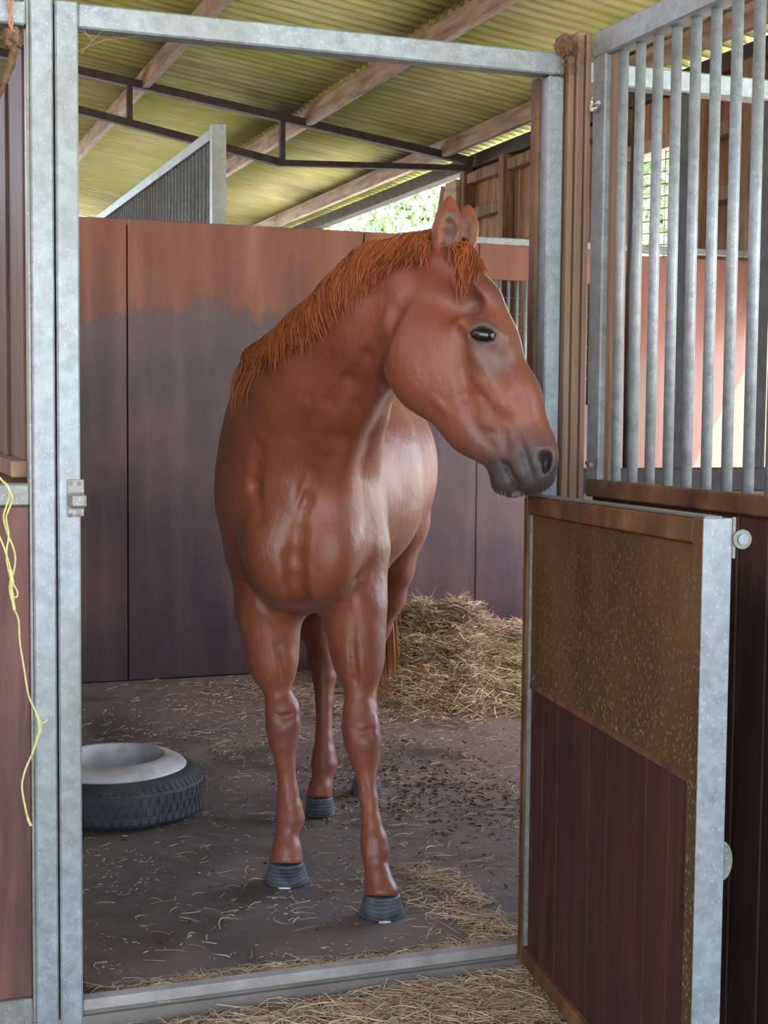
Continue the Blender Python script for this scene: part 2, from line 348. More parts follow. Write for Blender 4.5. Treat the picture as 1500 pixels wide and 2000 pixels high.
# ================================================================== STABLE FRONT (galvanised frame)
fr = empty('stable_front', (.423, FY, 0), 'galvanised steel stable front framing the doorway with twin left posts', 'frame')
box('post', (.373, FY, -.03), (.4215, FY+.05, 2.26), GALV, fr, .004)
box('post', (.4255, FY-.002, -.03), (.474, FY+.05, 2.215), GALV, fr, .004)
box('post_lip', (.366, FY+.006, -.03), (.3725, FY+.045, 2.26), GALV_D, fr, .001)
box('top_beam', (.474, FY-.001, 2.160), (1.6295, FY+.05, 2.212), GALV, fr, .004)
box('door_jamb', (1.588, FY, -.03), (1.630, FY+.075, 2.158), GALV, fr, .004)
box('jamb_lip', (1.577, FY+.04, 0), (1.5875, FY+.075, 2.158), GRIME, fr, .002)
box('top_rail', (-.9, FY, 2.155), (.3655, FY+.05, 2.205), GALV, fr, .004)
box('middle_rail', (-.9, FY, 1.142), (.3655, FY+.05, 1.190), GALV_D, fr, .004)
box('bottom_rail', (-.9, FY, -.03), (.3655, FY+.05, .055), GALV_D, fr, .004)
for i in range(10): box('kick_plank', (-.86+i*.123, FY+.012, .055), (-.86+i*.123+.120, FY+.04, 1.142), REDPLANK, fr, .003)
# keeper plate for the door bolt
kp = box('keeper_plate', tuple(onY(131, 1008, FY)-np.array([0, .007, 0])), tuple(onY(163, 936, FY)-np.array([0, .002, 0])), GALV_D, fr, .001)
a, b = onY(133, 992, FY), onY(166, 962, FY)
box('keeper_block', (a[0], FY-.026, a[2]), (b[0], FY-.007, b[2]), GALV_D, kp, .006)
for px, py in ((137, 944), (154, 944), (137, 1006), (154, 1006)):
    p = onY(px, py, FY); tube('bolt_hole', [(p[0], FY-.0085, p[2]), (p[0], FY-.004, p[2])], .0045, RUST, kp, 12)
# threshold
box('threshold_sill', (.474, 3.205, .008), (1.587, 3.246, .034), SILL, fr, .004); box('sill_base', (.474, 3.212, -.03), (1.587, 3.244, .0075), CONC, fr, .003)
# front grille right of the timber post
box('top_rail', (1.69, FY+.01, 2.150), (4.8, FY+.06, 2.203), GALV, fr, .004)
box('middle_rail', (1.69, FY+.01, 1.155), (4.8, FY+.06, 1.215), SHADE, fr, .004)
for i, x in enumerate((1.955, 2.203, 2.42, 2.60, 2.85, 3.1, 3.4, 3.8, 4.2, 4.6)):
    box('upright', (x, FY+.02, 1.21), (x+.036, FY+.05, 2.152), SHADE, fr, .003)
for i in range(24): box('kick_plank', (1.70+i*.125, FY+.02, .0), (1.70+i*.125+.122, FY+.05, 1.157), REDPLANK, fr, .003)
# timber corner post of two boards
tp = empty('timber_post', (1.66, 3.19, 0), 'raw brown timber corner post between door jamb and barred grille', 'post')
box('board', (1.634, 3.185, -.03), (1.650, 3.26, 2.222), TIMBER, tp, .003)
box('board', (1.652, 3.178, -.03), (1.672, 3.26, 2.262), TIMBER, tp, .003)
box('board', (1.674, 3.172, -.03), (1.687, 3.26, 2.257), TIMBER, tp, .003)
# ================================================================== BARRED GRILLE coming towards the camera
GX = 1.70
gr = empty('barred_partition', (GX, 2.6, 0), 'galvanised barred grille over dark planks right of timber post', 'partition')
box('stile', (GX-.012, 3.105, 1.19), (GX+.028, 3.168, 2.20), GALV, gr, .004)
box('backing_strip', (GX+.002, 3.083, 1.19), (GX+.022, 3.104, 2.20), TIMBER, gr, .001)
box('top_rail', (GX-.012, .6, 2.196), (GX+.038, 3.168, 2.257), GALV, gr, .004)
box('bottom_rail', (GX-.012, .6, 1.150), (GX+.038, 3.168, 1.192), GRIME, gr, .004)
b0 = tube('grille_bar', [(GX+.013, 3.063, 1.19), (GX+.013, 3.063, 2.2)], .0118, GALV, gr, 14)
for i in range(1, 26): share(b0, (0, -.0776*i, 0), gr)
for i in range(24): box('plank', (GX+.004, 3.165-.105*(i+1)+.0025, -.03), (GX+.03, 3.165-.105*i-.0025, 1.152), DARKPLANK, gr, .003)
bl = tube('bolt', [(GX-.012, 3.135, 2.075), (GX-.032, 3.132, 2.075)], .010, CHROME, gr, 6)
tube('bolt_shank', [(GX-.028, 3.13, 2.077), (GX-.034, 3.095, 2.079)], .005, CHROME, bl, 8)
tube('pin', [(GX-.013, 3.14, 1.232), (GX-.025, 3.135, 1.232), (GX-.030, 3.12, 1.230), (GX-.030, 3.105, 1.229)], .006, RUST, gr, 8)
# loose dark pole leaning behind the bars
pa, pb = onY(1243, 160, FY+.12), onY(1216, 925, FY+.12)
tag(tube('leaning_pole', [pa, (pa+pb)/2, (pb[0], pb[1]-.02, 1.17)], [.007, .0095, .011], simple('dark_pole', (.035, .035, .04), .45), n=10, loc=(pb[0], pb[1], 1.17)), 'thin dark pole leaning behind the grille bars near the timber post', 'pole')
# mud and straw lump on the corner
def lump(name, c, r, m, n=3, amp=.35, loc=None):
    bm = bmesh.new(); bmesh.ops.create_icosphere(bm, subdivisions=n, radius=1)
    for v in bm.verts:
        d = v.co.normalized(); k = 1+amp*(math.sin(d.x*7+c[0]*9)*math.cos(d.y*6)+.6*math.sin(d.z*11+d.x*5))*.5
        v.co = V3((c[0]+d.x*r[0]*k, c[1]+d.y*r[1]*k, c[2]+d.z*r[2]*k))
    return link(name, bm2me(bm, name, True), m, None, loc or c)
STRAWMUD = m_plank('straw_and_mud', (.05, .027, .015), (.15, .085, .045), (.28, .18, .10), (1, 1, 1), 60, .95)
c = onY(1113, 95, 3.19); nest = lump('straw_nest', (c[0]-.003, 3.20, c[2]+.006), (.028, .028, .030), STRAWMUD, 4, .3); tag(nest, 'small mud and straw nest lodged at the top of the timber post', 'nest')
N = 160; P0 = np.array([c[0]-.002, 3.19, c[2]+.004])+rng.normal(size=(N, 3))*[.014, .014, .016]; P0[:, 2] -= np.abs(rng.normal(size=N))*.03
d = rng.normal(size=(N, 3)); d /= np.linalg.norm(d, axis=1, keepdims=True); L = rng.uniform(.02, .045, (N, 1)); d[:, 2] -= .3
pl = np.stack([P0, P0+d*L*.5, P0+d*L+[0, 0, -.006]], 1)
V, Q, C = strands(pl, rng.uniform(.0008, .0016, N), rng.uniform(.6, 1.2, (N, 1))*np.array([[.26, .15, .08]]))
tag(link('straw', fast_mesh('straw', V, Q, 4, C), HAY, nest), kind='stuff')
# ================================================================== HALF DOOR standing open
AN = math.radians(10); HX, HY = 1.537, 3.195
DU = V3((-math.sin(AN), -math.cos(AN), 0)); DN = V3((math.cos(AN), -math.sin(AN), 0)); DM = Matrix((DU, DN, V3((0, 0, 1)))).transposed().to_4x4(); DM.translation = V3((HX, HY, 0))
TILT = Matrix.Identity(4); TILT[2][0] = .022; DM = DM @ TILT
dr = empty('half_door', (HX, HY, 0), 'open lower stable half door with algae-covered panel and galvanised edge', 'door', kind='thing')
def dbox(n, u0, u1, n0, n1, z0, z1, m, par=dr, bev=.003):
    bm = bmesh.new(); add_box(bm, (u0, n0, z0), (u1, n1, z1), bev); bm.transform(DM); return link(n, bm2me(bm, n), m, par)
DW = 1.112
dbox('hinge_stile', 0, .034, 0, .045, .006, 1.150, GRIME); dbox('stile_lip', .020, .046, .0035, .03, .05, 1.108, GALV_D, bev=.002)
dbox('top_rail', .034, DW-.052, 0, .045, 1.108, 1.150, GRIME); dbox('bottom_rail', .034, DW-.052, 0, .045, .006, .046, GRIME)
dbox('top_capping', .0, DW-.02, .008, .04, 1.1505, 1.156, GALV_D, bev=.001)
dbox('latch_stile', DW-.052, DW-.004, 0, .043, .006, 1.152, ALGAE); dbox('edge_channel', DW-.0035, DW, -.0015, .05, .004, 1.153, GALV, bev=.001)
dbox('edge_channel', DW-.05, DW-.003, .0435, .05, .004, 1.153, GALV, bev=.001)
dbox('upper_panel', .034, DW-.05, .010, .03, .690, 1.108, ALGAE)
dbox('panel_edge', .046, DW-.052, .0085, .0098, .688, .702, GRIME, bev=.0003)
for i in range(9):
    w = (DW-.084)/9; dbox('plank', .034+i*w+.0012, .034+(i+1)*w-.0012, .013+.0007*(i % 3), .03, .046, .692, DARKPLANK, bev=.002)
lt = dbox('latch_bracket', DW-.004, DW+.002, .050, .056, 1.085, 1.155, GALV_D, bev=.001)
p = DM @ V3((DW-.002, .066, 1.118)); tube('latch_eye', [p-DU*-.004, p+DU*.008], .0165, GALV_D, lt, 20)
q = p+DU*.009; tube('latch_pin', [q, q+DU*.003], .009, GALV, lt, 20)
# rounded kick latch near the bottom of the edge
bm = bmesh.new(); vs = []
for k in range(17):
    a_ = math.pi*k/16-math.pi/2; vs.append((DW-.006, .048+.020*math.cos(a_), .565+.035*math.sin(a_)))
f0 = [bm.verts.new(v) for v in vs]; f1 = [bm.verts.new((v[0]-.006, v[1], v[2])) for v in vs]
bm.faces.new(f0); bm.faces.new(f1[::-1])
for i in range(17): bm.faces.new((f0[i], f1[i], f1[(i+1) % 17], f0[(i+1) % 17]))
bmesh.ops.recalc_face_normals(bm, faces=bm.faces); bm.transform(DM); link('kick_latch', bm2me(bm, 'kick_latch'), GALV_D, dr)
for z in (.25, .95):
    p = DM @ V3((.004, .05, z)); box('hinge', (p.x, p.y-.01, z-.05), (1.588, p.y+.02, z+.05), GALV_D, dr, .003)
# ================================================================== grille of the next row, seen over the back partition
ng = empty('far_grille', (1.78, 7.3, 2.28), 'galvanised grille top beyond the back wall on the left', 'partition')
box('post', (1.735, 7.24, .01), (1.805, 7.31, 2.782), GALV, ng, .004)
bar('top_rail', (1.77, 7.31, 2.745), (1.77, 11.2, 2.745), .05, .055, GALV_D, ng)
box('lower_rail', (1.745, 7.31, 1.2), (1.795, 11.2, 1.25), GALV_D, ng, .004)
g0 = tube('grille_bar', [(1.77, 7.38, 1.24), (1.77, 7.38, 2.73)], .0125, GALV, ng, 8)
for i in range(1, 43): share(g0, (0, .087*i, 0), ng)
box('gap_shade_sheet', (1.795, 7.32, 1.25), (1.803, 11.1, 2.70), simple('gap_shade_dark', (.05, .055, .05), .8), ng, 0)  # added dark sheet, stands in for the shaded gaps between bars
box('kick_board', (1.745, 7.31, .0), (1.795, 11.2, 1.2), REDPLANK, ng, .003)
# ================================================================== rubber mat, tyre, bowl
tag(box('rubber_mat', (.50, 3.345, 0), (4.80, 7.14, .012), MAT, bev=.004, loc=(2.6, 5.2, 0)), 'dirty dark rubber mat covering the stable floor', 'mat')
TC = (.835, 4.80, .012)
def m_tyre():
    t = NT('dusty_tyre_rubber'); nz = t.noise(12, 5); c = t.ramp(nz, [(.35, (.022, .023, .026)), (.65, (.055, .055, .058)), (.8, (.10, .085, .07))]); t.bump(t.noise(60, 3), .2, .003); return t.set(c, .7)
TYRE = m_tyre()
ty = empty('tyre', TC, 'worn black rubber tyre lying flat behind the left post', 'tyre')
bm = bmesh.new()
tp_ = [(.165, .012), (.175, .002), (.225, .0), (.262, .012), (.276, .030), (.279, .050), (.2755, .054), (.2795, .058), (.281, .080), (.2775, .084), (.281, .088), (.279, .115), (.274, .130), (.258, .150), (.228, .160), (.185, .158), (.172, .148), (.178, .12), (.20, .05), (.165, .012)]
add_lathe(bm, tp_, TC, 64); bmesh.ops.remove_doubles(bm, verts=bm.verts, dist=1e-5); link('carcass', bm2me(bm, 'carcass'), TYRE, ty)
bm = bmesh.new()
for row, (r, z, n) in enumerate(((.2775, .040, 60), (.2805, .069, 60), (.2800, .101, 60), (.269, .134, 72))):
    for k in range(n):
        a_ = 2*math.pi*(k+.5*(row % 2))/n
        m_ = Matrix.Translation(V3((TC[0]+r*math.cos(a_), TC[1]+r*math.sin(a_), TC[2]+z))) @ Matrix.Rotation(a_, 4, 'Z') @ Matrix.Rotation((-.75 if row == 3 else 0), 4, 'Y')
        b2 = bmesh.new(); add_box(b2, (-.004, -.0092 if row < 3 else -.0045, -.012), (.0035, .0092 if row < 3 else .0045, .012), 0); b2.transform(m_)
        me_ = bpy.data.meshes.new('t'); b2.to_mesh(me_); b2.free(); bm.from_mesh(me_); bpy.data.meshes.remove(me_)
tag(link('tread_blocks', bm2me(bm, 'tread_blocks'), TYRE, ty), kind='stuff')
bc = (TC[0]-.02, TC[1]-.0, .171)
def m_bowl():
    t = NT('grubby_white_enamel'); nz = t.noise(9, 5); c = t.ramp(nz, [(.35, (.36, .33, .33)), (.6, (.58, .55, .55)), (.75, (.42, .33, .27))]); t.bump(nz, .1, .003); return t.set(c, .5)
BOWL = m_bowl(); bw = empty('feed_bowl', (bc[0], bc[1], .02), 'grubby off-white feed bowl with wide rim set in the tyre', 'bowl')
bm = bmesh.new()
add_lathe(bm, [(.0, -.115), (.12, -.112), (.148, -.10), (.157, -.02), (.160, .024), (.163, .033), (.170, .036), (.200, .029), (.232, .013), (.241, .004), (.241, -.002), (.236, -.006), (.226, -.008), (.231, -.011), (.231, -.015), (.222, -.018), (.216, -.036), (.198, -.036), (.190, -.02), (.175, -.105), (.15, -.125), (.0, -.128)], bc, 64)
bmesh.ops.remove_doubles(bm, verts=bm.verts, dist=1e-5); bmesh.ops.recalc_face_normals(bm, faces=bm.faces); link('bowl_shell', bm2me(bm, 'bowl_shell'), BOWL, bw)
N = 900; a_ = rng.uniform(0, 2*np.pi, N); r = .145*np.sqrt(rng.uniform(0, 1, N)); P0 = np.stack([bc[0]+r*np.cos(a_), bc[1]+r*np.sin(a_), bc[2]-.10+rng.uniform(0, .035, N)], 1)
d = rng.normal(size=(N, 3)); d[:, 2] *= .3; d *= .015
V, Q, C = strands(np.stack([P0-d, P0, P0+d], 1), rng.uniform(.002, .006, N), rng.uniform(.5, 1.3, (N, 1))*np.array([[.13, .085, .05]]))
tag(link('feed_residue', fast_mesh('feed_residue', V, Q, 4, C), HAY, bw), kind='stuff')
# ================================================================== yellow rope
ROPE = simple('yellow_twine', (.52, .50, .20), .75, 0, .2, 80)
rp = empty('yellow_rope', tuple(onY(22, 1150, 3.17)), 'knotted yellow rope hanging in front of the left post', 'rope')
def ropepath(pts, y=3.165):
    return [onY(px, py, y-dy) for px, py, dy in pts]
def smooth(P, n=6):
    P = np.asarray(P); out = []
    for i in range(len(P)-1):
        p0, p1, p2, p3 = P[max(i-1, 0)], P[i], P[i+1], P[min(i+2, len(P)-1)]
        for k in range(n):
            t = k/n; out.append(.5*((2*p1)+(-p0+p2)*t+(2*p0-5*p1+4*p2-p3)*t*t+(-p0+3*p1-3*p2+p3)*t**3))
    out.append(P[-1]); return out
for pts in ([(-20, 905, .0), (0, 934, .01), (15, 948, .02), (19, 965, .02), (12, 990, .02), (7, 1010, .015), (14, 1040, .01), (26, 1070, .01), (30, 1092, .01), (27, 1115, .012), (24, 1128, .012)],
            [(-18, 912, .0), (2, 936, .018), (17, 955, .026), (24, 975, .024), (16, 998, .022), (12, 1012, .018), (17, 1045, .012), (13, 1075, .012), (14, 1100, .014), (20, 1128, .012)],
            [(-18, 1020, .0), (-4, 1042, .004), (8, 1070, .01), (16, 1095, .016), (22, 1118, .016)]):
    tube('strand', smooth(ropepath(pts)), .0021, ROPE, rp, 7)
tube('knot', smooth(ropepath([(20, 1112, .014), (23, 1135, .018), (21, 1150, .018), (25, 1172, .016), (28, 1192, .012)])), [.0042]*6+[.0055]*6+[.0048]*6+[.0036]*7, ROPE, rp, 8)
tube('strand', smooth(ropepath([(26, 1140, .02), (34, 1156, .02), (33, 1166, .02), (27, 1166, .02)])), .0018, ROPE, rp, 7)
tube('strand', smooth(ropepath([(28, 1192, .012), (36, 1210, .008), (39, 1255, .006), (47, 1305, .006), (55, 1355, .008), (66, 1382, .016), (75, 1400, .022)])), .0021, ROPE, rp, 7)
tube('knot', smooth(ropepath([(70, 1392, .022), (76, 1408, .026), (78, 1425, .022), (72, 1445, .016), (62, 1475, .010)])), [.0028]*6+[.0046]*6+[.004]*6+[.003]*7, ROPE, rp, 8)
tube('strand', smooth(ropepath([(77, 1412, .026), (86, 1411, .024), (92, 1406, .02)])), .0026, ROPE, rp, 7)
tube('strand', smooth(ropepath([(62, 1475, .010), (49, 1505, .004), (43, 1535, .003), (48, 1570, .003), (55, 1600, .004), (61, 1613, .005)])), [.0024]*24+[.0034]*7, ROPE, rp, 7)
# bits of orange twine and straw at the top left corner
TW = simple('faded_orange_twine', (.42, .17, .10), .8, 0, .2, 60)
tw = empty('baler_twine', tuple(onY(22, 30, 3.17)), 'faded orange baler twine tied on the top left rail', 'twine')
tube('strand', smooth([onY(14, -15, 3.185), onY(18, 15, 3.185), onY(24, 42, 3.185), onY(20, 70, 3.19)]), .0024, TW, tw, 6)
tube('strand', smooth([onY(26, -15, 3.185), onY(24, 10, 3.182), onY(18, 45, 3.185), onY(28, 62, 3.19)]), .0024, TW, tw, 6)
c = onY(26, 72, 3.20); cl = lump('cobweb_clump', (c[0], 3.205, c[2]), (.020, .02, .022), STRAWMUD, 3, .7); tag(cl, 'dark dusty cobweb clump hanging at the top left corner', 'cobweb')
tube('trail', smooth([onY(30, 90, 3.2), onY(22, 120, 3.22), onY(10, 160, 3.24), onY(-8, 200, 3.26)]), [.009]*6+[.007]*6+[.005]*7, STRAWMUD, cl, 7)
ws = []
for pts in ([(156, 48), (166, 62), (180, 82)], [(158, 105), (180, 80), (200, 60)], [(154, 98), (205, 78), (278, 70)], [(155, 60), (175, 70), (190, 90)]): ws.append([onY(x, y, FY+.01) for x, y in pts])
V, Q, C = strands(np.array(ws), [.0025, .002, .002, .0015], np.array([[.35, .27, .17]]*4))
o = link('straw_wisps', fast_mesh('straw_wisps', V, Q, 4, C), HAY, None, tuple(ws[0][0])); tag(o, 'dry straw wisps caught under the top beam at left', 'straw', kind='stuff')
# ================================================================== HORSE
# one continuous skin grown from a blended distance field; every primitive is placed by its place in the photograph and its depth
PR = []
def _axes(ang=0., yaw=0.):
    """ex in the picture plane turned by ang (clockwise as seen), ed = depth"""
    ex = RT*math.cos(ang)-UP*math.sin(ang); ey = RT*math.sin(ang)+UP*math.cos(ang)
    ed = FW*math.cos(yaw)+ex*math.sin(yaw); ex2 = ex*math.cos(yaw)-FW*math.sin(yaw)
    return np.stack([ex2, ey, ed])
def ell(x, y, D, rx, ry, rd, ang=0., yaw=0., k=.04, op=1):
    s = D/F; PR.append(('e', at(x, y, D), np.array([rx*s, ry*s, rd]), _axes(math.radians(ang), math.radians(yaw)), k, op))
def cap(a, b, k=.03, dep=1., op=1):
    """a, b = (x, y, D, r_px); dep = depth thickness / picture thickness"""
    PR.append(('c', at(*a[:3]), at(*b[:3]), a[3]*a[2]/F, b[3]*b[2]/F, dep, k, op))
def chain(pts, k=.03, dep=1.):
    for a, b in zip(pts, pts[1:]): cap(a, b, k, dep)
def pdist(p, P):
    if p[0] == 'p':
        q = P-p[1]; dz = q[:, 2]+.30*(q[:, :2] @ -FW[:2])*-1; return np.maximum(np.maximum(dz, np.linalg.norm(q[:, :2], axis=1)-p[2]), -q[:, 2]-.10)
    if p[0] == 'e':
        q = (P-p[1]) @ p[3].T; r = p[2]
        k0 = np.linalg.norm(q/r, axis=1); k1 = np.linalg.norm(q/(r*r), axis=1)+1e-9
        return k0*(k0-1)/k1
    _, a, b, ra, rb, dep, k, op = p
    ab = b-a; L2 = ab @ ab+1e-12; t = np.clip(((P-a) @ ab)/L2, 0, 1); q = P-a-t[:, None]*ab
    if dep != 1.:
        qd = q @ FW; q = q-np.outer(qd*(1-1/dep), FW)
    return (np.linalg.norm(q, axis=1)-(ra+(rb-ra)*t))*min(1., dep)
def field(P, prims=None):
    d = None
    for p in (prims if prims is not None else PR):
        k, op = p[-2], p[-1]; e = pdist(p, P)
        if d is None: d = e; continue
        if op == 1:
            h = np.maximum(k-np.abs(d-e), 0)/k; d = np.minimum(d, e)-h*h*k*.25
        else:
            h = np.maximum(k-np.abs(d+e), 0)/k; d = np.maximum(d, -e)+h*h*k*.25
    return d
def surfD(x, y, lo=2.9, hi=5.4):
    Ds = np.arange(lo, hi, .004); f = field(CAM+np.outer(Ds, ray(x, y))); i = np.argmax(f < 0)
    return Ds[i] if f[i] < 0 else None
# --- trunk
cap((592, 985, 4.16, 128), (668, 975, 4.58, 150), .05); cap((668, 975, 4.58, 150), (716, 945, 4.95, 130), .05)
cap((610, 905, 4.22, 110), (668, 900, 4.60, 140), .08); cap((668, 900, 4.60, 140), (722, 880, 5.02, 118), .08)
ell(732, 915, 5.06, 114, 150, .27, k=.06)                     # croup
ell(700, 800, 5.0, 90, 70, .3, k=.08)                         # loin
ell(598, 1000, 4.02, 140, 172, .22, k=.08)                    # breast
ell(692, 985, 4.08, 63, 150, .15, ang=-4, k=.022)              # left shoulder
ell(510, 975, 4.14, 78, 165, .18, ang=4, k=.06)               # right shoulder
ell(722, 1015, 4.17, 36, 100, .11, ang=3, k=.018)             # left triceps
ell(538, 1085, 3.885, 60, 84, .085, ang=-10, k=.06)            # pectorals
ell(646, 1082, 3.875, 56, 84, .085, ang=9, k=.06)
ell(592, 1040, 3.88, 18, 90, .06, k=.04)                     # sternum ridge
ell(592, 1145, 3.98, 76, 44, .14, k=.07)
cap((600, 1150, 4.1, 45), (660, 1080, 4.7, 100), .06)         # girth
# --- neck
NK = [(560, 930, 4.06, 122), (580, 850, 4.00, 124), (604, 785, 3.90, 122), (662, 715, 3.74, 104), (742, 628, 3.60, 97), (815, 560, 3.50, 84)]
chain(NK, .09, .80)
cap((505, 790, 4.16, 52), (560, 700, 3.93, 40), .08); cap((575, 690, 3.90, 42), (640, 625, 3.77, 30), .05, .8)
cap((640, 622, 3.77, 28), (735, 525, 3.60, 26), .05, .8); cap((735, 522, 3.60, 28), (855, 497, 3.46, 24), .05, .9)
cap((700, 880, 3.98, 30), (722, 822, 3.80, 24), .06, .8)
# brachiocephalic and windpipe folds along the neck
cap((760, 700, 3.52, 20), (655, 870, 3.80, 36), .04); cap((655, 870, 3.80, 36), (640, 980, 3.88, 40), .05)
cap((700, 590, 3.54, 30), (560, 780, 3.80, 50), .05)
cap((560, 780, 3.80, 50), (520, 960, 3.97, 48), .06)
# --- head
ell(854, 698, 3.43, 101, 104, .074, ang=20, k=.10)            # jowl
cap((868, 520, 3.44, 50), (925, 600, 3.43, 52), .05, 1.35)
cap((925, 600, 3.43, 52), (955, 668, 3.42, 52), .04, 1.45)
cap((955, 668, 3.42, 52), (1000, 775, 3.40, 50), .04, 1.0)
cap((1000, 775, 3.40, 50), (1034, 868, 3.385, 50), .04, .92)
cap((900, 660, 3.43, 70), (955, 790, 3.41, 56), .05, .95)
cap((860, 745, 3.43, 72), (925, 830, 3.41, 50), .05, .72)
cap((925, 830, 3.41, 50), (985, 885, 3.39, 42), .04, .8)
ell(1042, 905, 3.385, 47, 54, .058, ang=12, k=.03)            # upper lip and nose
ell(1014, 930, 3.385, 38, 38, .050, k=.03)
ell(1048, 938, 3.385, 36, 25, .050, ang=-14, k=.012)
cap((978, 918, 3.39, 24), (990, 940, 3.388, 27), .014, 1.15)    # lower lip and chin
ell(982, 944, 3.39, 23, 22, .040, k=.012); ell(1000, 960, 3.388, 15, 12, .034, ang=25, k=.010)
cap((930, 690, 3.335, 13), (985, 790, 3.345, 8), .03)         # facial crest
ell(905, 605, 3.352, 34, 22, .022, ang=30, k=.06, op=-1)        # hollow above the eye
ell(928, 632, 3.345, 34, 14, .022, ang=12, k=.03)             # brow
HEAD_N = len(PR)
# --- ears
def ear(bx, by, tx, ty, D, w, side):
    L = lambda t, o=0: (bx+(tx-bx)*t+o, by+(ty-by)*t)
    prof = ((0, .62), (.25, .92), (.48, 1.), (.68, .80), (.86, .42), (1., .06))
    for (t0, r0), (t1, r1) in zip(prof, prof[1:]):
        PR.append(('c', at(*L(t0), D), at(*L(t1), D-.004), w*r0*D/F, w*r1*D/F, .8, .010, 1))
    for (t0, r0), (t1, r1) in zip(((.06, .22), (.28, .58), (.56, .60), (.90, .14)), ((.28, .58), (.56, .60), (.90, .14), (.9, .12))):
        PR.append(('c', at(*L(t0, side), D-.041), at(*L(t1, side*.5), D-.035), w*r0*1.02*D/F, w*r1*1.02*D/F, 1.0, .006, -1))
ear(907, 492, 915, 398, 3.50, 23, 5); ear(868, 514, 880, 379, 3.40, 29, 9)
# --- fore legs
RFh, LFh = 4.115, 3.855
chain([(520, 1095, 4.16, 66), (524, 1190, 4.145, 55), (530, 1262, 4.14, 41), (534, 1305, 4.135, 32), (541, 1345, 4.13, 23)], .065, 1.1)
ell(556, 1262, 4.15, 17, 56, .05, k=.03); ell(512, 1215, 4.12, 34, 80, .05, ang=-6, k=.03)
chain([(541, 1345, 4.13, 23), (551, 1385, 4.125, 32.5), (553, 1418, 4.125, 33), (553, 1448, 4.125, 27), (557, 1490, 4.13, 18.5), (563, 1545, 4.13, 18.5), (566, 1575, 4.13, 22), (568, 1597, 4.135, 25.5), (563, 1618, 4.13, 21.5), (559, 1640, 4.12, 21), (560, 1656, 4.115, 27), (559, 1680, 4.113, 34)], .012, 1.12)
cap((574, 1575, 4.16, 11), (579, 1600, 4.165, 14), .015)
chain([(700, 1080, 4.04, 56), (695, 1190, 4.0, 50), (698, 1258, 3.985, 42), (701, 1302, 3.975, 33), (701, 1345, 3.965, 25)], .065, 1.1)
ell(722, 1150, 4.03, 26, 70, .06, ang=3, k=.03); ell(676, 1200, 3.985, 28, 84, .05, ang=4, k=.03)
chain([(701, 1345, 3.965, 25), (701, 1385, 3.955, 30), (704, 1418, 3.95, 36), (708, 1450, 3.945, 35), (711, 1480, 3.94, 26), (715, 1512, 3.935, 18.5), (720, 1560, 3.92, 17), (725, 1605, 3.905, 18.5), (730, 1640, 3.895, 25), (733, 1665, 3.89, 26.5), (734, 1689, 3.88, 21.5), (738, 1708, 3.868, 24), (745, 1743, 3.857, 35)], .012, 1.12)
cap((720, 1650, 3.925, 13), (722, 1672, 3.925, 14), .015)
# folds of skin in the armpits
ell(550, 1192, 4.06, 13, 22, .022, ang=-32, k=.012); ell(655, 1180, 4.0, 14, 28, .022, ang=22, k=.012)
# --- hind legs
chain([(640, 1060, 4.86, 80), (622, 1160, 4.84, 42), (616, 1215, 4.86, 32), (624, 1258, 4.90, 26)], .05, 1.5)
chain([(624, 1258, 4.90, 26), (629, 1290, 4.925, 29), (633, 1320, 4.915, 23), (633, 1370, 4.895, 16.5), (633, 1440, 4.87, 16.5), (633, 1470, 4.86, 21), (633, 1492, 4.855, 25), (630, 1517, 4.845, 19), (626, 1538, 4.83, 22), (624, 1554, 4.828, 26)], .012, 1.3)
cap((628, 1262, 4.96, 15), (632, 1300, 4.965, 17), .02)
cap((655, 1000, 4.82, 90), (636, 1100, 4.82, 60), .06, 1.2)
chain([(770, 940, 5.08, 74), (780, 1020, 5.03, 56), (768, 1110, 5.06, 38), (757, 1165, 5.12, 33), (737, 1225, 5.18, 24), (722, 1275, 5.23, 23), (720, 1320, 5.22, 18), (719, 1390, 5.18, 15), (718, 1450, 5.14, 17), (717, 1475, 5.13, 22), (717, 1500, 5.125, 20)], .03, 1.3)
for x, y, D in ((559, 1686, 4.113), (745, 1749, 3.857), (624, 1558, 4.826), (717, 1516, 5.12)): PR.append(('p', at(x, y, D), .075, None, .003, -1))
# --- face details on the surface found so far
EX, EY = 942, 653
ED = surfD(EX, EY)
ell(EX, EY, ED+.006, 34, 24, .016, ang=10, k=.012)            # lids
ell(EX+1, EY+1, ED-.004, 25.5, 14, .020, ang=8, k=.006, op=-1)
cap((EX-26, EY-9, ED-.002, 4.2), (EX+4, EY-20, ED-.008, 5.0), .008); cap((EX+4, EY-20, ED-.008, 5.0), (EX+30, EY-3, ED+.002, 4.2), .008)
cap((EX-22, EY+13, ED+.002, 3.2), (EX+25, EY+17, ED+.002, 3.4), .010)
cap((EX-30, EY-24, ED+.014, 4), (EX+24, EY-28, ED+.012, 3.5), .010)
nd = surfD(1066, 903)
ell(1064, 902, nd+.004, 22, 34, .013, ang=14, k=.014)
ell(1068, 904, nd-.004, 8.5, 23, .030, ang=12, k=.008, op=-1); ell(1060, 892, nd-.004, 9, 10, .016, ang=0, k=.008, op=-1)
md = surfD(1000, 935)
for a, b in (((1019, 976, md+.006, 8.5), (1008, 945, md-.001, 5.5)), ((1008, 945, md-.001, 5.5), (992, 912, surfD(992, 912)-.001, 3.4)), ((992, 912, surfD(992, 912)-.001, 3.4), (980, 904, surfD(980, 904)-.002, 2.2))): cap(a, b, .008, 2.0, -1)
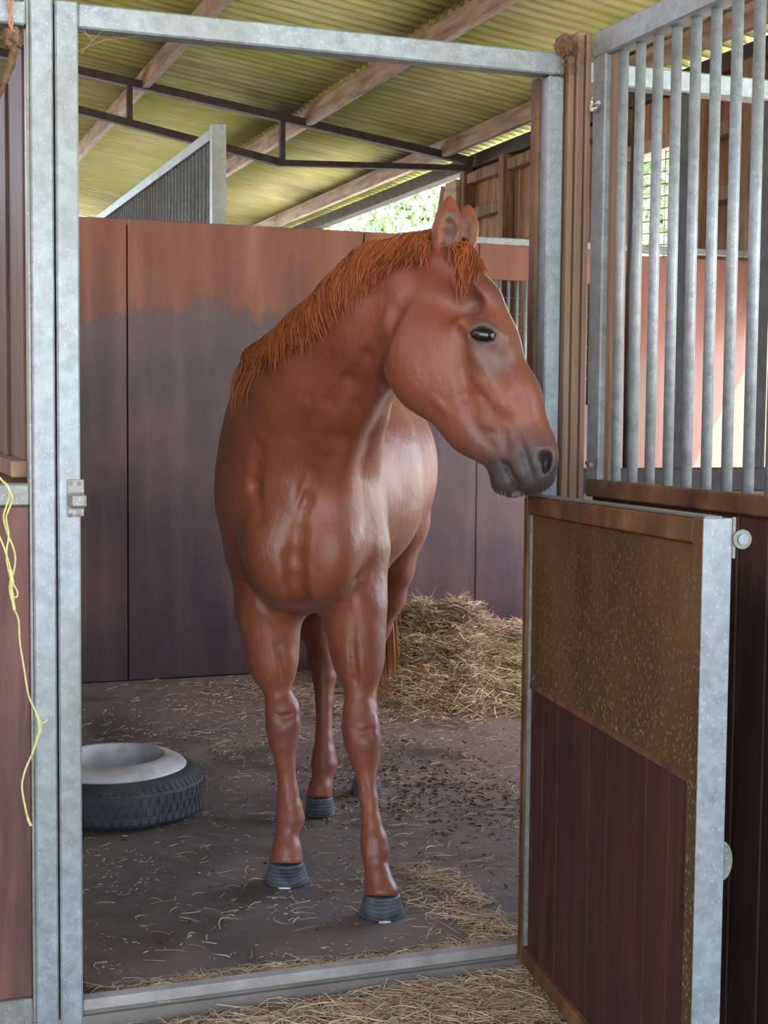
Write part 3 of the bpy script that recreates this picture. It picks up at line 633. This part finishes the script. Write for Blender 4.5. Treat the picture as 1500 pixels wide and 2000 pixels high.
for (x0, y0, x1, y1, r) in ((985, 845, 990, 875, 2.4), (938, 838, 962, 846, 2.6), (930, 770, 948, 778, 2.2)):
    cap((x0, y0, surfD(x0, y0), r), (x1, y1, surfD(x1, y1), r), .010, 1, -1)
# soft folds: shallow grooves and low ridges that fade out at both ends; points are (x, y, depth in mm)
def fold(pts, r, k=.02, op=-1):
    c = []
    for x, y, mm in pts:
        D = surfD(x, y)
        if D is None: return
        R_ = r*D/F; c.append((x, y, D-R_+mm/1000 if op < 0 else D+R_-mm/1000, r))
    for a, b in zip(c, c[1:]): cap(a, b, k, 1, op)
FOLDS = [([(754, 640, -6), (748, 690, 5), (752, 745, 5), (757, 762, -5)], 9, .015), ([(748, 655, -2), (715, 700, 4), (678, 745, 5), (640, 790, 2), (615, 830, -8)], 11, .02),
         ([(700, 745, -6), (690, 800, 3), (668, 860, 3), (650, 930, -8)], 12, .02),
         ([(626, 905, -8), (592, 975, 3), (580, 1040, 4), (575, 1090, 11), (578, 1140, 16), (586, 1176, 13), (590, 1192, 4)], 16, .022),
         
         
         ([(480, 1150, -6), (506, 1172, 3), (530, 1205, -5)], 10, .016), ([(728, 1100, -6), (705, 1130, 3), (690, 1165, -5)], 10, .016), ([(640, 700, -8), (600, 780, 2.5), (572, 860, -8)], 9, .018), ([(800, 560, -6), (770, 610, 3), (758, 650, -4)], 12, .02),
          ([(500, 880, -8), (494, 950, 4), (500, 1010, -6)], 12, .02), 
         ([(520, 1210, -6), (545, 1260, 3), (558, 1320, 4), (560, 1350, -4)], 6, .012), ([(692, 1170, -6), (688, 1260, 3), (694, 1330, 4), (692, 1385, -3)], 6, .012),
         ([(560, 1450, -4), (566, 1510, 2.5), (572, 1560, -3)], 4, .006), ([(706, 1470, -4), (712, 1540, 2.5), (718, 1600, -3)], 4, .006),
         ([(526, 1395, -4), (550, 1402, 1.5), (578, 1395, -4)], 5, .010), ([(680, 1425, -4), (706, 1432, 1.5), (735, 1424, -4)], 5, .010),
         ([(895, 660, -5), (905, 720, 3), (912, 775, 3), (930, 820, -5)], 9, .018), ([(905, 800, -5), (940, 850, 3), (965, 880, -4)], 7, .012), ([(985, 700, -5), (1012, 770, 3), (1030, 830, -5)], 9, .016),
         ([(900, 545, -6), (925, 590, 4), (915, 620, -4)], 10, .016), ([(1010, 850, -4), (1022, 880, 3), (1036, 925, 3), (1036, 950, -3)], 5, .01)]
RIDGES = [([(908, 700, -6), (940, 745, 3), (975, 790, -6)], 7, .014), ([(956, 610, -4), (985, 660, 3), (985, 700, -6)], 7, .014), ([(800, 740, -6), (860, 790, 2), (930, 850, -6)], 5, .01),
          ([(606, 920, -6), (574, 1000, 2), (562, 1060, -5)], 6, .01), ([(546, 1560, -4), (552, 1598, 2), (546, 1620, -4)], 6, .01), ([(716, 1640, -4), (720, 1668, 2), (718, 1685, -4)], 6, .01),
          ([(530, 1380, -3), (536, 1405, 2.5), (534, 1430, -4)], 8, .012), ([(574, 1385, -3), (572, 1410, 2.5), (568, 1440, -4)], 8, .012), ([(684, 1405, -3), (690, 1430, 2.5), (692, 1460, -4)], 8, .012), ([(728, 1405, -3), (728, 1435, 2.5), (724, 1462, -4)], 8, .012)]
for f_ in FOLDS: fold(*f_)
for f_ in RIDGES: fold(*f_, op=1)
# --- dense grid only near the skin, then surface nets
HS = .0055
def skin():
    pts = np.array([p[1] for p in PR if p[0] != 'p']+[p[2] for p in PR if p[0] == 'c'])
    lo = pts.min(0)-.36; hi = pts.max(0)+.36; lo[2] = max(lo[2], .0)
    B = 16; nb = np.ceil((hi-lo)/HS/B).astype(int); n = nb*B+1
    G = np.full(n, 1., np.float32)
    ib = np.stack(np.meshgrid(*[np.arange(m) for m in nb], indexing='ij'), -1).reshape(-1, 3)
    cen = lo+(ib+.5)*B*HS; rad = B*HS*.5*math.sqrt(3)
    D = np.stack([pdist(p, cen) for p in PR], 1)
    add = np.array([p[-1] == 1 for p in PR]); f = field(cen)
    keep = np.where(np.abs(f) < rad*1.5+.02)[0]
    G_in = f < 0
    loc = np.stack(np.meshgrid(*[np.arange(B+1)]*3, indexing='ij'), -1).reshape(-1, 3)*HS
    for i in np.where(G_in & (np.abs(f) >= rad*1.5+.02))[0]:
        a = ib[i]*B; G[a[0]:a[0]+B+1, a[1]:a[1]+B+1, a[2]:a[2]+B+1] = -1
    for i in keep:
        sel = D[i] < rad*1.75+.10
        pr = [PR[j] for j in np.where(sel)[0]]
        if not pr: continue
        while pr and pr[0][-1] != 1: pr = pr[1:]
        if not pr: continue
        a = ib[i]*B; G[a[0]:a[0]+B+1, a[1]:a[1]+B+1, a[2]:a[2]+B+1] = field(lo+a*HS+loc, pr).reshape(B+1, B+1, B+1)
    s = G < 0
    c = np.zeros(n-1, np.uint8)
    offs = [(i, j, k) for i in (0, 1) for j in (0, 1) for k in (0, 1)]
    m = n-1
    for o in offs: c += s[o[0]:o[0]+m[0], o[1]:o[1]+m[1], o[2]:o[2]+m[2]]
    act = np.argwhere((c > 0) & (c < 8)); idx = np.full(m, -1, np.int32); idx[tuple(act.T)] = np.arange(len(act))
    val = np.stack([G[tuple((act+np.array(o)).T)] for o in offs], 1)
    acc = np.zeros((len(act), 3)); cnt = np.zeros(len(act))
    for ia in range(8):
        for ib_ in range(ia+1, 8):
            oa, ob = np.array(offs[ia]), np.array(offs[ib_])
            if np.abs(oa-ob).sum() != 1: continue
            va, vb = val[:, ia], val[:, ib_]; x = (va < 0) != (vb < 0)
            t = np.where(x, va/np.where(x, va-vb, 1), 0)
            acc += np.where(x[:, None], oa+t[:, None]*(ob-oa), 0); cnt += x
    V = lo+(act+acc/cnt[:, None])*HS
    Q = []
    for ax in range(3):
        o = [0, 0, 0]; o[ax] = 1; b, c2 = [d for d in range(3) if d != ax]
        sl0 = [slice(None)]*3; sl1 = [slice(None)]*3; sl0[ax] = slice(0, -1); sl1[ax] = slice(1, None)
        A, Bq = s[tuple(sl0)], s[tuple(sl1)]; e = np.argwhere(A != Bq)
        e = e[(e[:, b] > 0) & (e[:, c2] > 0) & (e[:, b] < m[b]) & (e[:, c2] < m[c2])]
        fl = A[tuple(e.T)]
        def g(db, dc): q = e.copy(); q[:, b] -= db; q[:, c2] -= dc; return idx[tuple(q.T)]
        q = np.stack([g(1, 1), g(0, 1), g(0, 0), g(1, 0)], 1)
        if ax == 1: fl = ~fl
        q[~fl] = q[~fl][:, ::-1]; Q.append(q)
    Q = np.concatenate(Q); Q = Q[(Q >= 0).all(1)]
    # light smoothing
    for _ in range(3):
        S1 = np.zeros_like(V); N1 = np.zeros(len(V))
        for k in range(4):
            np.add.at(S1, Q[:, k], V[Q[:, (k+1) % 4]]+V[Q[:, (k-1) % 4]]); np.add.at(N1, Q[:, k], 2)
        ok = N1 > 0; V[ok] += .5*(S1[ok]/N1[ok, None]-V[ok])
    # keep only the largest connected piece
    lab = np.arange(len(V))
    for _ in range(60):
        mn = lab[Q].min(1); new = lab.copy()
        for k in range(4): np.minimum.at(new, Q[:, k], mn)
        new = new[new]
        if (new == lab).all(): break
        lab = new
    return V, Q
SV, SQ = skin()
print('horse skin', len(SV), len(SQ))
# --- coat colours by where on the body a hair grows
def near(x, y, D, r, soft=.5):
    d = np.linalg.norm(SV-at(x, y, D), axis=1); return np.clip((r-d)/(r*soft), 0, 1)
COAT = np.array([.178, .051, .024]); col = np.tile(COAT, (len(SV), 1))
def blend(w, c):
    global col
    col = col*(1-w[:, None])+np.asarray(c)*w[:, None]
zz = SV[:, 2]
dn = (SV-CAM) @ FW; 
blend(.25*np.clip((.75-zz)/.5, 0, 1), (.30, .10, .055))
for (x, y, D) in ((553, 1415, 4.1), (706, 1435, 3.93), (630, 1290, 4.9)): blend(.55*near(x, y, D, .085), (.13, .042, .03))
for (x, y, D) in ((566, 1597, 4.1), (732, 1660, 3.87)): blend(.35*near(x, y, D, .06), (.16, .055, .03))
hd = np.clip((3.62-dn)/.06, 0, 1)*(zz > 1.0)
blend(.75*hd*near(960, 690, 3.33, .085, .7), (.085, .055, .045)); blend(.9*hd*near(EX+2, EY, ED, .046, .55), (.045, .03, .027))
blend(.8*hd*near(960, 560, 3.38, .095, .8), (.10, .036, .024)); blend(.45*hd*near(1005, 700, 3.36, .09, .8), (.13, .045, .03)); blend(.5*hd*near(955, 870, 3.36, .10, .8), (.085, .06, .05))
mz = np.maximum(near(1040, 925, 3.36, .125, .6), near(985, 940, 3.36, .085, .5)); blend(.95*hd*mz, (.034, .030, .031))
for t in np.linspace(0, 1, 9):
    x_ = 982+36*t; y_ = 905+66*t**1.1; blend(.85*hd*near(x_, y_, surfD(x_, min(y_, 966)) or 3.35, .010, .7), (.012, .010, .010))  # dark lips, with the shade of the mouth slit painted over them
blend(.95*hd*near(1068, 904, nd+.006, .020, .6), (.010, .008, .008))  # shade inside the nostril painted into the colour
blend(.8*hd*near(1010, 972, 3.36, .018, .8), (.30, .24, .22))
[blend(.9*near(876+o_, y_, 3.39, r_, .45)*(zz > 1.66), (.085, .027, .014)) for o_, y_, r_ in ((2, 478, .026), (5, 452, .030), (6, 425, .026))]; [blend(.75*near(914, y_, 3.49, .024, .5)*(zz > 1.68), (.075, .025, .015)) for y_ in (460, 435)]
# white blaze down the far front of the face
bl = [(943, 520), (965, 578), (990, 622), (1012, 672), (1036, 730), (1060, 792), (1076, 835)]
bw_ = np.zeros(len(SV))
for (xa, ya), (xb, yb) in zip(bl, bl[1:]):
    for t in np.linspace(0, 1, 5):
        d = np.linalg.norm(SV-at(xa+(xb-xa)*t+10, ya+(yb-ya)*t-5, 3.418), axis=1); bw_ = np.maximum(bw_, np.clip((.030-d)/.005, 0, 1))
blend(bw_, (.72, .68, .66))
def m_coat():
    t = NT('chestnut_coat'); a = t.n('ShaderNodeVertexColor', layer_name='col').outputs[0]
    nz = t.noise(7, 5, (1, 1, .6)); c = t.mix(t.ramp(nz, [(.3, .0), (.7, .6)]), a, t.mix(1., a, (1.35, 1.25, 1.2), 'MULTIPLY'))
    c = t.mix(t.ramp(t.noise(3, 3), [(.45, 0), (.7, .35)]), c, t.mix(1., a, (.6, .5, .5), 'MULTIPLY'))
    t.bump(t.math('ADD', t.math('MULTIPLY', t.noise(260, 3, (1, 1, .25)), .05), t.noise(13, 4, (1, 1, .7))), .55, .015)
    m = t.set(c, t.ramp(nz, [(.3, .40), (.7, .54)]), 0, .42)
    t.b.inputs['Sheen Weight'].default_value = .06; t.b.inputs['Sheen Roughness'].default_value = .4; return m
COATM = m_coat()
hb = onz(620, 1650); HB = (float(hb[0]), float(hb[1]), 0.)
ho = empty('horse', HB, 'chestnut horse standing in the stable with its head turned to the half door', 'horse')
body = link('body', fast_mesh('body', SV, SQ, 4, col, True), COATM, ho)
# --- eye
def m_eye():
    t = NT('dark_eye'); m = t.set((.006, .004, .004), .06, 0, .5); return m
bm = bmesh.new(); bmesh.ops.create_uvsphere(bm, u_segments=28, v_segments=18, radius=1)
ax = _axes(math.radians(8)); c = at(EX+1, EY+1, ED+.009); M_ = Matrix(((*ax[0], 0), (*ax[1], 0), (*ax[2], 0), (0, 0, 0, 1))).transposed()
bm.transform(Matrix.Translation(V3(c)) @ M_ @ Matrix.Diagonal((.032, .0215, .0195, 1))); o = link('eye', bm2me(bm, 'eye', True), m_eye(), ho); o['label'] = 'dark glossy eye'
# --- hooves
def m_hoof():
    t = NT('grey_hoof'); Z = t.z()[2]; ringn = t.n('ShaderNodeTexWave', {'Vector': t.pos(), 'Scale': 26, 'Distortion': 5, 'Detail': 2}, bands_direction='Z').outputs['Fac']
    nz = t.noise(15, 5); c = t.ramp(nz, [(.38, (.032, .036, .044)), (.55, (.10, .11, .13)), (.7, (.12, .105, .07))]); c = t.mix(t.math('MULTIPLY', ringn, .22), c, (.20, .21, .23))
    lowm = t.n('ShaderNodeMapRange', {0: t.math('ADD', Z, t.math('MULTIPLY', nz, .03)), 1: .05, 2: .02}).outputs[0]; c = t.mix(t.math('MULTIPLY', lowm, .6), c, (.045, .04, .03))
    t.bump(t.math('ADD', ringn, nz), .35, .003); return t.set(c, .32)
HOOF = m_hoof(); CHIP = simple('chipped_white_horn', (.75, .74, .70), .6, 0, .15)
def hoof(top, bot, D, toe, name='hoof'):
    (tx, ty, tr), (bx, by, br) = top, bot; s = D/F
    c0 = at(tx, ty, D); g = onz(bx, by); br *= s; tr *= s
    toe = V3(toe).normalized(); sd_ = V3((-toe.y, toe.x, 0)); bm = bmesh.new(); rings = []
    gc = V3((g[0], g[1], .013)); gc = gc-toe*br*.95
    prof = [(0, 1.0), (.03, 1.03), (.10, 1.02), (.35, .955), (.6, .90), (.85, .85), (.97, .845), (1.0, .84), (1.01, .60)]
    tc = V3(c0)
    for h, r in prof:
        cc = gc.lerp(tc, min(h, 1)); cc.z = gc.z+(tc.z-gc.z)*h; rad = (br*(1-min(h, 1))+tr*min(h, 1))*(1.0 if h < 1 else r/.845)
        rings.append([bm.verts.new(cc+toe*(math.cos(a)*rad*(1.04+.08*(1-min(h, 1)) if math.cos(a) > 0 else .95))+sd_*math.sin(a)*rad) for a in [2*math.pi*k/36 for k in range(36)]])
    for a, b in zip(rings, rings[1:]):
        for k in range(36): bm.faces.new((a[k], a[(k+1) % 36], b[(k+1) % 36], b[k]))
    bm.faces.new(rings[0][::-1]); bm.faces.new(rings[-1]); me = bm2me(bm, name, True); return link(name, me, HOOF, ho), gc, toe, sd_, br
tocam = -(FW*np.array([1, 1, 0]))
HL = [hoof((559, 1684, 33.5), (552, 1742, 45), 4.115, (tocam[0]-.15, tocam[1], 0)), hoof((746, 1747, 34.5), (747, 1809, 46), 3.855, (tocam[0]+.05, tocam[1], 0)),
      hoof((624, 1556, 26), (625, 1605, 30), 4.826, (tocam[0], tocam[1], 0)), hoof((717, 1516, 25), (718, 1560, 31), 5.12, (tocam[0]+.1, tocam[1], 0))]
for i, (dx, w) in enumerate(((-.12, .014), (-.10, .013))):
    h, gc, toe, sd_, br = HL[i]; bm = bmesh.new()
    a0 = -dx; pts = []
    for k in range(7):
        a = a0+(k-3)*.085; hgt = (.012, .018, .026, .032, .025, .019, .012)[k]
        p = gc+toe*(math.cos(a)*br*1.16)+sd_*(math.sin(a)*br*1.03); pts.append((p, hgt))
    lo_ = [bm.verts.new((p.x, p.y, .0128)) for p, hgt in pts]; up_ = [bm.verts.new((p.x-toe.x*hgt*.22, p.y-toe.y*hgt*.22, .0128+hgt-.010)) for p, hgt in pts]
    bk = [bm.verts.new((p.x-toe.x*.01, p.y-toe.y*.01, .0128)) for p, hgt in pts]
    for k in range(6): bm.faces.new((lo_[k], lo_[k+1], up_[k+1], up_[k])); bm.faces.new((up_[k], up_[k+1], bk[k+1], bk[k]))
    o = link('hoof_chip', bm2me(bm, 'hoof_chip'), CHIP, h); o['label'] = 'white chipped toe edge'
# --- hair: every lock is pushed out onto the skin
HAIRM = m_col('chestnut_hair', .5, .35)
def hug(P, lift):
    sh = P.shape; Q_ = P.reshape(-1, 3).copy(); lift = np.broadcast_to(lift, sh[:2]).reshape(-1)
    for _ in range(3):
        f = field(Q_); e = .004
        g = np.stack([field(Q_+np.array(v)*e)-f for v in ((1, 0, 0), (0, 1, 0), (0, 0, 1))], 1); g /= np.linalg.norm(g, axis=1, keepdims=True)+1e-9
        Q_ += g*np.clip(lift-f, 0, .08)[:, None]
    return Q_.reshape(sh)
def locks(roots, tips, N, K, jit, lift, width, cols, sag=.25):
    """roots, tips: matching polylines of (x, y, D)"""
    R_ = np.array([at(*p) for p in roots]); T_ = np.array([at(*p) for p in tips]); u = rng.uniform(0, len(R_)-1.001, N); i = u.astype(int); f = (u-i)[:, None]
    # locks clump together
    cu = np.round(u*7)/7; u2 = np.clip(u*.55+cu*.45, 0, len(R_)-1.001); i2 = u2.astype(int); f2 = (u2-i2)[:, None]
    r = R_[i]*(1-f)+R_[i+1]*f+rng.normal(size=(N, 3))*jit*.35; t_ = T_[i2]*(1-f2)+T_[i2+1]*f2+rng.normal(size=(N, 3))*jit
    ln = rng.uniform(.55, 1.08, (N, 1)); t_ = r+(t_-r)*ln
    s = np.linspace(0, 1, K)[None, :, None]; P = r[:, None]*(1-s)+t_[:, None]*s
    P[:, :, 2] += (np.sin(s[..., 0]*np.pi)*sag*np.linalg.norm(t_-r, axis=1)[:, None])
    P += rng.normal(size=(N, 1, 3))*.006*s
    if lift is not None: P = hug(P, (lift[0]+(lift[1]-lift[0])*np.linspace(0, 1, K))[None, :]+rng.uniform(-.003, .010, (N, 1)))
    V, Q, C = strands(P, rng.uniform(width[0], width[1], N), np.array(cols)*rng.uniform(.55, 1.45, (N, 1))); return V, Q, C
MC = (.33, .092, .028)
V, Q, C = locks([(862, 476, 3.44), (800, 478, 3.50), (742, 490, 3.57), (690, 535, 3.63), (645, 585, 3.70), (590, 640, 3.78), (548, 676, 3.84), (512, 706, 3.90), (508, 712, 3.92)],
                [(835, 500, 3.36), (752, 520, 3.42), (700, 580, 3.47), (655, 625, 3.53), (608, 668, 3.58), (552, 700, 3.66), (520, 715, 3.74), (500, 715, 3.80), (515, 722, 3.80)], 3600, 6, .012, (.004, .010), (.0016, .0034), MC, .10)
o = link('mane', fast_mesh('mane', V, Q, 4, C, True), HAIRM, ho); o['label'] = 'short bright chestnut mane'; o['kind'] = 'stuff'
V, Q, C = locks([(515, 712, 3.88), (560, 705, 3.82), (600, 690, 3.76)], [(508, 790, 3.90), (530, 775, 3.84), (565, 745, 3.78)], 260, 6, .012, (.003, .005), (.0012, .0024), MC, .02)
o = link('mane_wisps', fast_mesh('mane_wisps', V, Q, 4, C, True), HAIRM, ho); o['kind'] = 'stuff'
V, Q, C = locks([(880, 480, 3.42), (893, 484, 3.44), (905, 486, 3.47)], [(900, 560, 3.33), (915, 565, 3.34), (940, 540, 3.38)], 330, 7, .011, (.004, .009), (.0014, .003), MC, .05)
o = link('forelock', fast_mesh('forelock', V, Q, 4, C, True), HAIRM, ho); o['kind'] = 'stuff'
V, Q, C = locks([(738, 850, 5.36), (750, 850, 5.36)], [(735, 1325, 5.46), (757, 1300, 5.42)], 900, 9, .022, None, (.0025, .005), (.36, .12, .035), .02)
V = np.asarray(V)
o = link('tail', fast_mesh('tail', V, Q, 4, C, True), HAIRM, ho); o['kind'] = 'stuff'
# whiskers under the lips
wk = []
for k in range(26):
    x, y = rng.uniform(970, 1030), rng.uniform(955, 968); p = at(x, y, 3.36); d_ = RT*rng.normal(0, .3)-UP*1+FW*rng.normal(0, .4); d_ /= np.linalg.norm(d_); L = rng.uniform(.015, .04)
    wk.append([p, p+d_*L*.5, p+d_*L])
V, Q, C = strands(np.array(wk), [.0006]*26, np.tile([[.35, .25, .2]], (26, 1))); o = link('whiskers', fast_mesh('whiskers', V, Q, 4, C), HAIRM, ho); o['kind'] = 'stuff'
# ================================================================== HAY
def hz(x, y):
    """height of the hay heap over the mat"""
    g = lambda cx, cy, sx, sy, h: h*np.exp(-((x-cx)/sx)**2-((y-cy)/sy)**2)
    h = g(2.80, 6.92, .22, .28, .22)+g(3.12, 6.80, .55, .42, .21)+g(2.72, 6.45, .38, .45, .10)+g(3.3, 6.3, .6, .5, .09)
    h = h*(.84+.16*np.sin(x*17+y*5)*np.cos(y*13-x*4)+.10*np.sin(x*37-y*9)*np.sin(y*31+x*6))
    return np.clip(h-.012, 0, 1)
HAYC = np.array([[.60, .43, .26], [.72, .56, .37], [.46, .34, .20], [.50, .42, .24], [.70, .43, .25], [.34, .23, .14], [.80, .66, .48]])
def hayc(n): return HAYC[rng.integers(0, len(HAYC), n)]*rng.uniform(.6, 1.2, (n, 1))
gx, gy = np.linspace(1.9, 4.3, 70), np.linspace(5.5, 7.155, 50); X, Y = np.meshgrid(gx, gy, indexing='ij')
Z = hz(X, Y)*.93+.002+.015*np.sin(X*41)*np.sin(Y*37)*(hz(X, Y) > .03)
V = np.stack([X, Y, Z], -1).reshape(-1, 3); V[:, 2] = np.maximum(V[:, 2], -.02); i = np.arange(69)[:, None]*50+np.arange(49)[None]
Q = np.stack([i, i+50, i+51, i+1], -1).reshape(-1, 4)
core_c = np.array([[.17, .125, .068]])*rng.uniform(.6, 1.3, (len(V), 1))
def lay(n, px, py, pz, L, flat, bend=.25):
    a = rng.uniform(0, 2*np.pi, n); up = rng.normal(0, flat, n); d = np.stack([np.cos(a), np.sin(a), up], 1); L = L[:, None]
    c = np.stack([px, py, pz], 1); b = rng.normal(size=(n, 3))*L*bend*.5; b[:, 2] = np.abs(b[:, 2])*.5
    return np.stack([c-d*L*.5, c-d*L*.17+b, c+d*L*.17+b*.9, c+d*L*.5], 1)
n = 30000; px = np.r_[rng.normal(2.95, .42, n//2), rng.uniform(2.0, 4.0, n-n//2)]; py = 7.13-np.abs(np.r_[rng.normal(0, .45, n//2), rng.uniform(0, 1.5, n-n//2)])
h = hz(px, py); kp_ = h > .004+rng.uniform(0, .02, n); px, py, h = px[kp_], py[kp_], h[kp_]; n = len(px)
P = lay(n, px, py, h+rng.uniform(-.01, .022, n)+.012, rng.uniform(.05, .19, n), .38)
P[:, :, 1] = np.minimum(P[:, :, 1], 7.15); P[:, :, 2] = np.maximum(P[:, :, 2], .014)
V2, Q2, C2 = strands(P, rng.uniform(.0018, .0042, n), hayc(n))
Va = np.r_[V, V2]; Qa = np.r_[Q, Q2+len(V)]; Ca = np.r_[core_c, C2]
o = link('hay_heap', fast_mesh('hay_heap', Va, Qa, 4, Ca), HAY, None, (2.95, 6.8, .012)); tag(o, 'heap of dry hay against the back wall behind the horse', 'hay', kind='stuff')
# --- loose hay trodden over the mat
def scatter(n, fx, fy, dens, z0, L, w, flat=.06):
    px, py = fx(n), fy(n); k = rng.uniform(0, 1, n) < dens(px, py); px, py = px[k], py[k]; n = len(px)
    l = rng.uniform(*L, n); P = lay(n, px, py, np.full(n, z0)+rng.uniform(.002, .007, n), l, flat, .3)
    P[:, :, 2] = np.maximum(P[:, :, 2], z0+.0015); P[:, :, 1] = np.minimum(P[:, :, 1], 7.15); return P, rng.uniform(*w, n), hayc(n)
def dens_mat(x, y):
    d = .05+.9*np.exp(-((x-2.5)/.75)**2-((y-6.35)/.42)**2)+.75*np.exp(-((x-2.0)/.35)**2-((y-6.7)/.3)**2)+.22*np.exp(-((x-1.75)/.3)**2-((y-4.0)/.6)**2)
    d += .22*np.exp(-((x-2.0)/.5)**2-((y-5.0)/.7)**2)+.25*np.exp(-((x-1.3)/.7)**2-((y-5.75)/.22)**2)+.10*np.exp(-((x-1.0)/.25)**2-((y-3.7)/.25)**2)
    return d*(.35+.65*(np.sin(x*9+y*4)*np.sin(y*7-x*3) > -.1))
parts = [scatter(26000, lambda n: rng.uniform(.55, 3.6, n), lambda n: rng.uniform(3.36, 7.13, n), dens_mat, .012, (.015, .075), (.0014, .003))]
parts.append(scatter(16000, lambda n: rng.uniform(1.9, 3.6, n), lambda n: rng.uniform(5.6, 6.7, n), lambda x, y: .55*np.exp(-((x-2.75)/.6)**2-((y-6.3)/.35)**2)*1.0, .012, (.04, .14), (.0016, .0034), .14))
parts.append(scatter(15000, lambda n: rng.uniform(.52, 3.6, n), lambda n: rng.uniform(3.36, 6.6, n), lambda x, y: np.clip(.10+.35*(x-.9)+.5*(np.sin(x*7+y*3)*np.sin(y*6-x*2) > .2), .05, .95), .012, (.004, .016), (.0014, .0032), .03))
P = np.concatenate([p[0] for p in parts]); w = np.concatenate([p[1] for p in parts]); c = np.concatenate([p[2] for p in parts])
V, Q, C = strands(P, w, c); o = link('loose_hay', fast_mesh('loose_hay', V, Q, 4, C), HAY, None, (2.0, 5.2, .012)); tag(o, 'loose hay strands trodden over the dark rubber mat', 'hay', kind='stuff')
# --- dung and crumbs
n = 1500; px, py = np.r_[rng.normal(1.95, .22, n*3//4), rng.uniform(.7, 2.8, n-n*3//4)], np.r_[rng.normal(4.75, .30, n*3//4), rng.uniform(3.5, 6.0, n-n*3//4)]
d_ = rng.normal(size=(n, 3)); d_[:, 2] *= .2; d_ *= rng.uniform(.0015, .007, (n, 1)); c0 = np.stack([px, py, np.full(n, .0155)], 1)
V, Q, C = strands(np.stack([c0-d_, c0, c0+d_], 1), rng.uniform(.002, .007, n), np.array([[.05, .03, .02]])*rng.uniform(.5, 1.8, (n, 1)))
V[:, 2] = np.maximum(V[:, 2], .0125); o = link('floor_crumbs', fast_mesh('floor_crumbs', V, Q, 4, C), HAY, None, (1.9, 4.8, .012)); tag(o, 'dark dung crumbs scattered over the rubber mat', 'dirt', kind='stuff')
# --- hay along the threshold and in the doorway
def dens_front(x, y): return np.clip(.06+1.1*np.exp(-((x-1.50)/.26)**2-((y-3.10)/.16)**2)+.85*np.exp(-((x-1.2)/.35)**2-((y-3.10)/.06)**2)+.5*np.exp(-((x-1.05)/.4)**2-((y-3.02)/.09)**2), 0, 1)
A = scatter(9000, lambda n: rng.uniform(.55, 1.72, n), lambda n: rng.uniform(2.8, 3.2, n), dens_front, -.03, (.03, .14), (.0014, .0030), .10)
Bp = scatter(3200, lambda n: rng.uniform(.5, 1.6, n), lambda n: rng.uniform(3.25, 3.34, n), lambda x, y: .25+.6*(np.sin(x*9)*.5+.5), .001, (.02, .10), (.0012, .0026), .06)
Cp = scatter(2600, lambda n: rng.uniform(1.35, 1.62, n), lambda n: rng.uniform(3.3, 3.9, n), lambda x, y: .75*np.exp(-((x-1.66)/.16)**2)*(.35+.65*(np.sin(x*23+y*31)*np.sin(y*17-x*11) > -.05)), .012, (.03, .12), (.0014, .0028), .12)
P = np.concatenate([A[0], Bp[0], Cp[0]]); V, Q, C = strands(P, np.r_[A[1], Bp[1], Cp[1]], np.concatenate([A[2], Bp[2], Cp[2]]))
o = link('doorway_hay', fast_mesh('doorway_hay', V, Q, 4, C), HAY, None, (1.3, 3.1, 0)); tag(o, 'hay strewn along the threshold and under the open half door', 'hay', kind='stuff')
# ================================================================== hedge outside the open eave
n = 18000; px = rng.uniform(9.5, 11.5, n); py = rng.uniform(13, 34, n); pz = rng.uniform(.2, 1, n)**.8*(7.3+.8*np.sin(py*1.1)+.5*np.sin(py*2.7)); c0 = np.stack([px, py, pz], 1)
d_ = rng.normal(size=(n, 3))*.08; V, Q, C = strands(np.stack([c0-d_, c0, c0+d_], 1), rng.uniform(.06, .15, n), np.array([[.55, .64, .38]])*rng.uniform(.6, 1.5, (n, 1)))
o = link('hedge', fast_mesh('hedge', V, Q, 4, C), HAY, None, (9.5, 19, 0)); tag(o, 'bright sunlit hedge seen through the gap under the eave', 'hedge', kind='stuff')
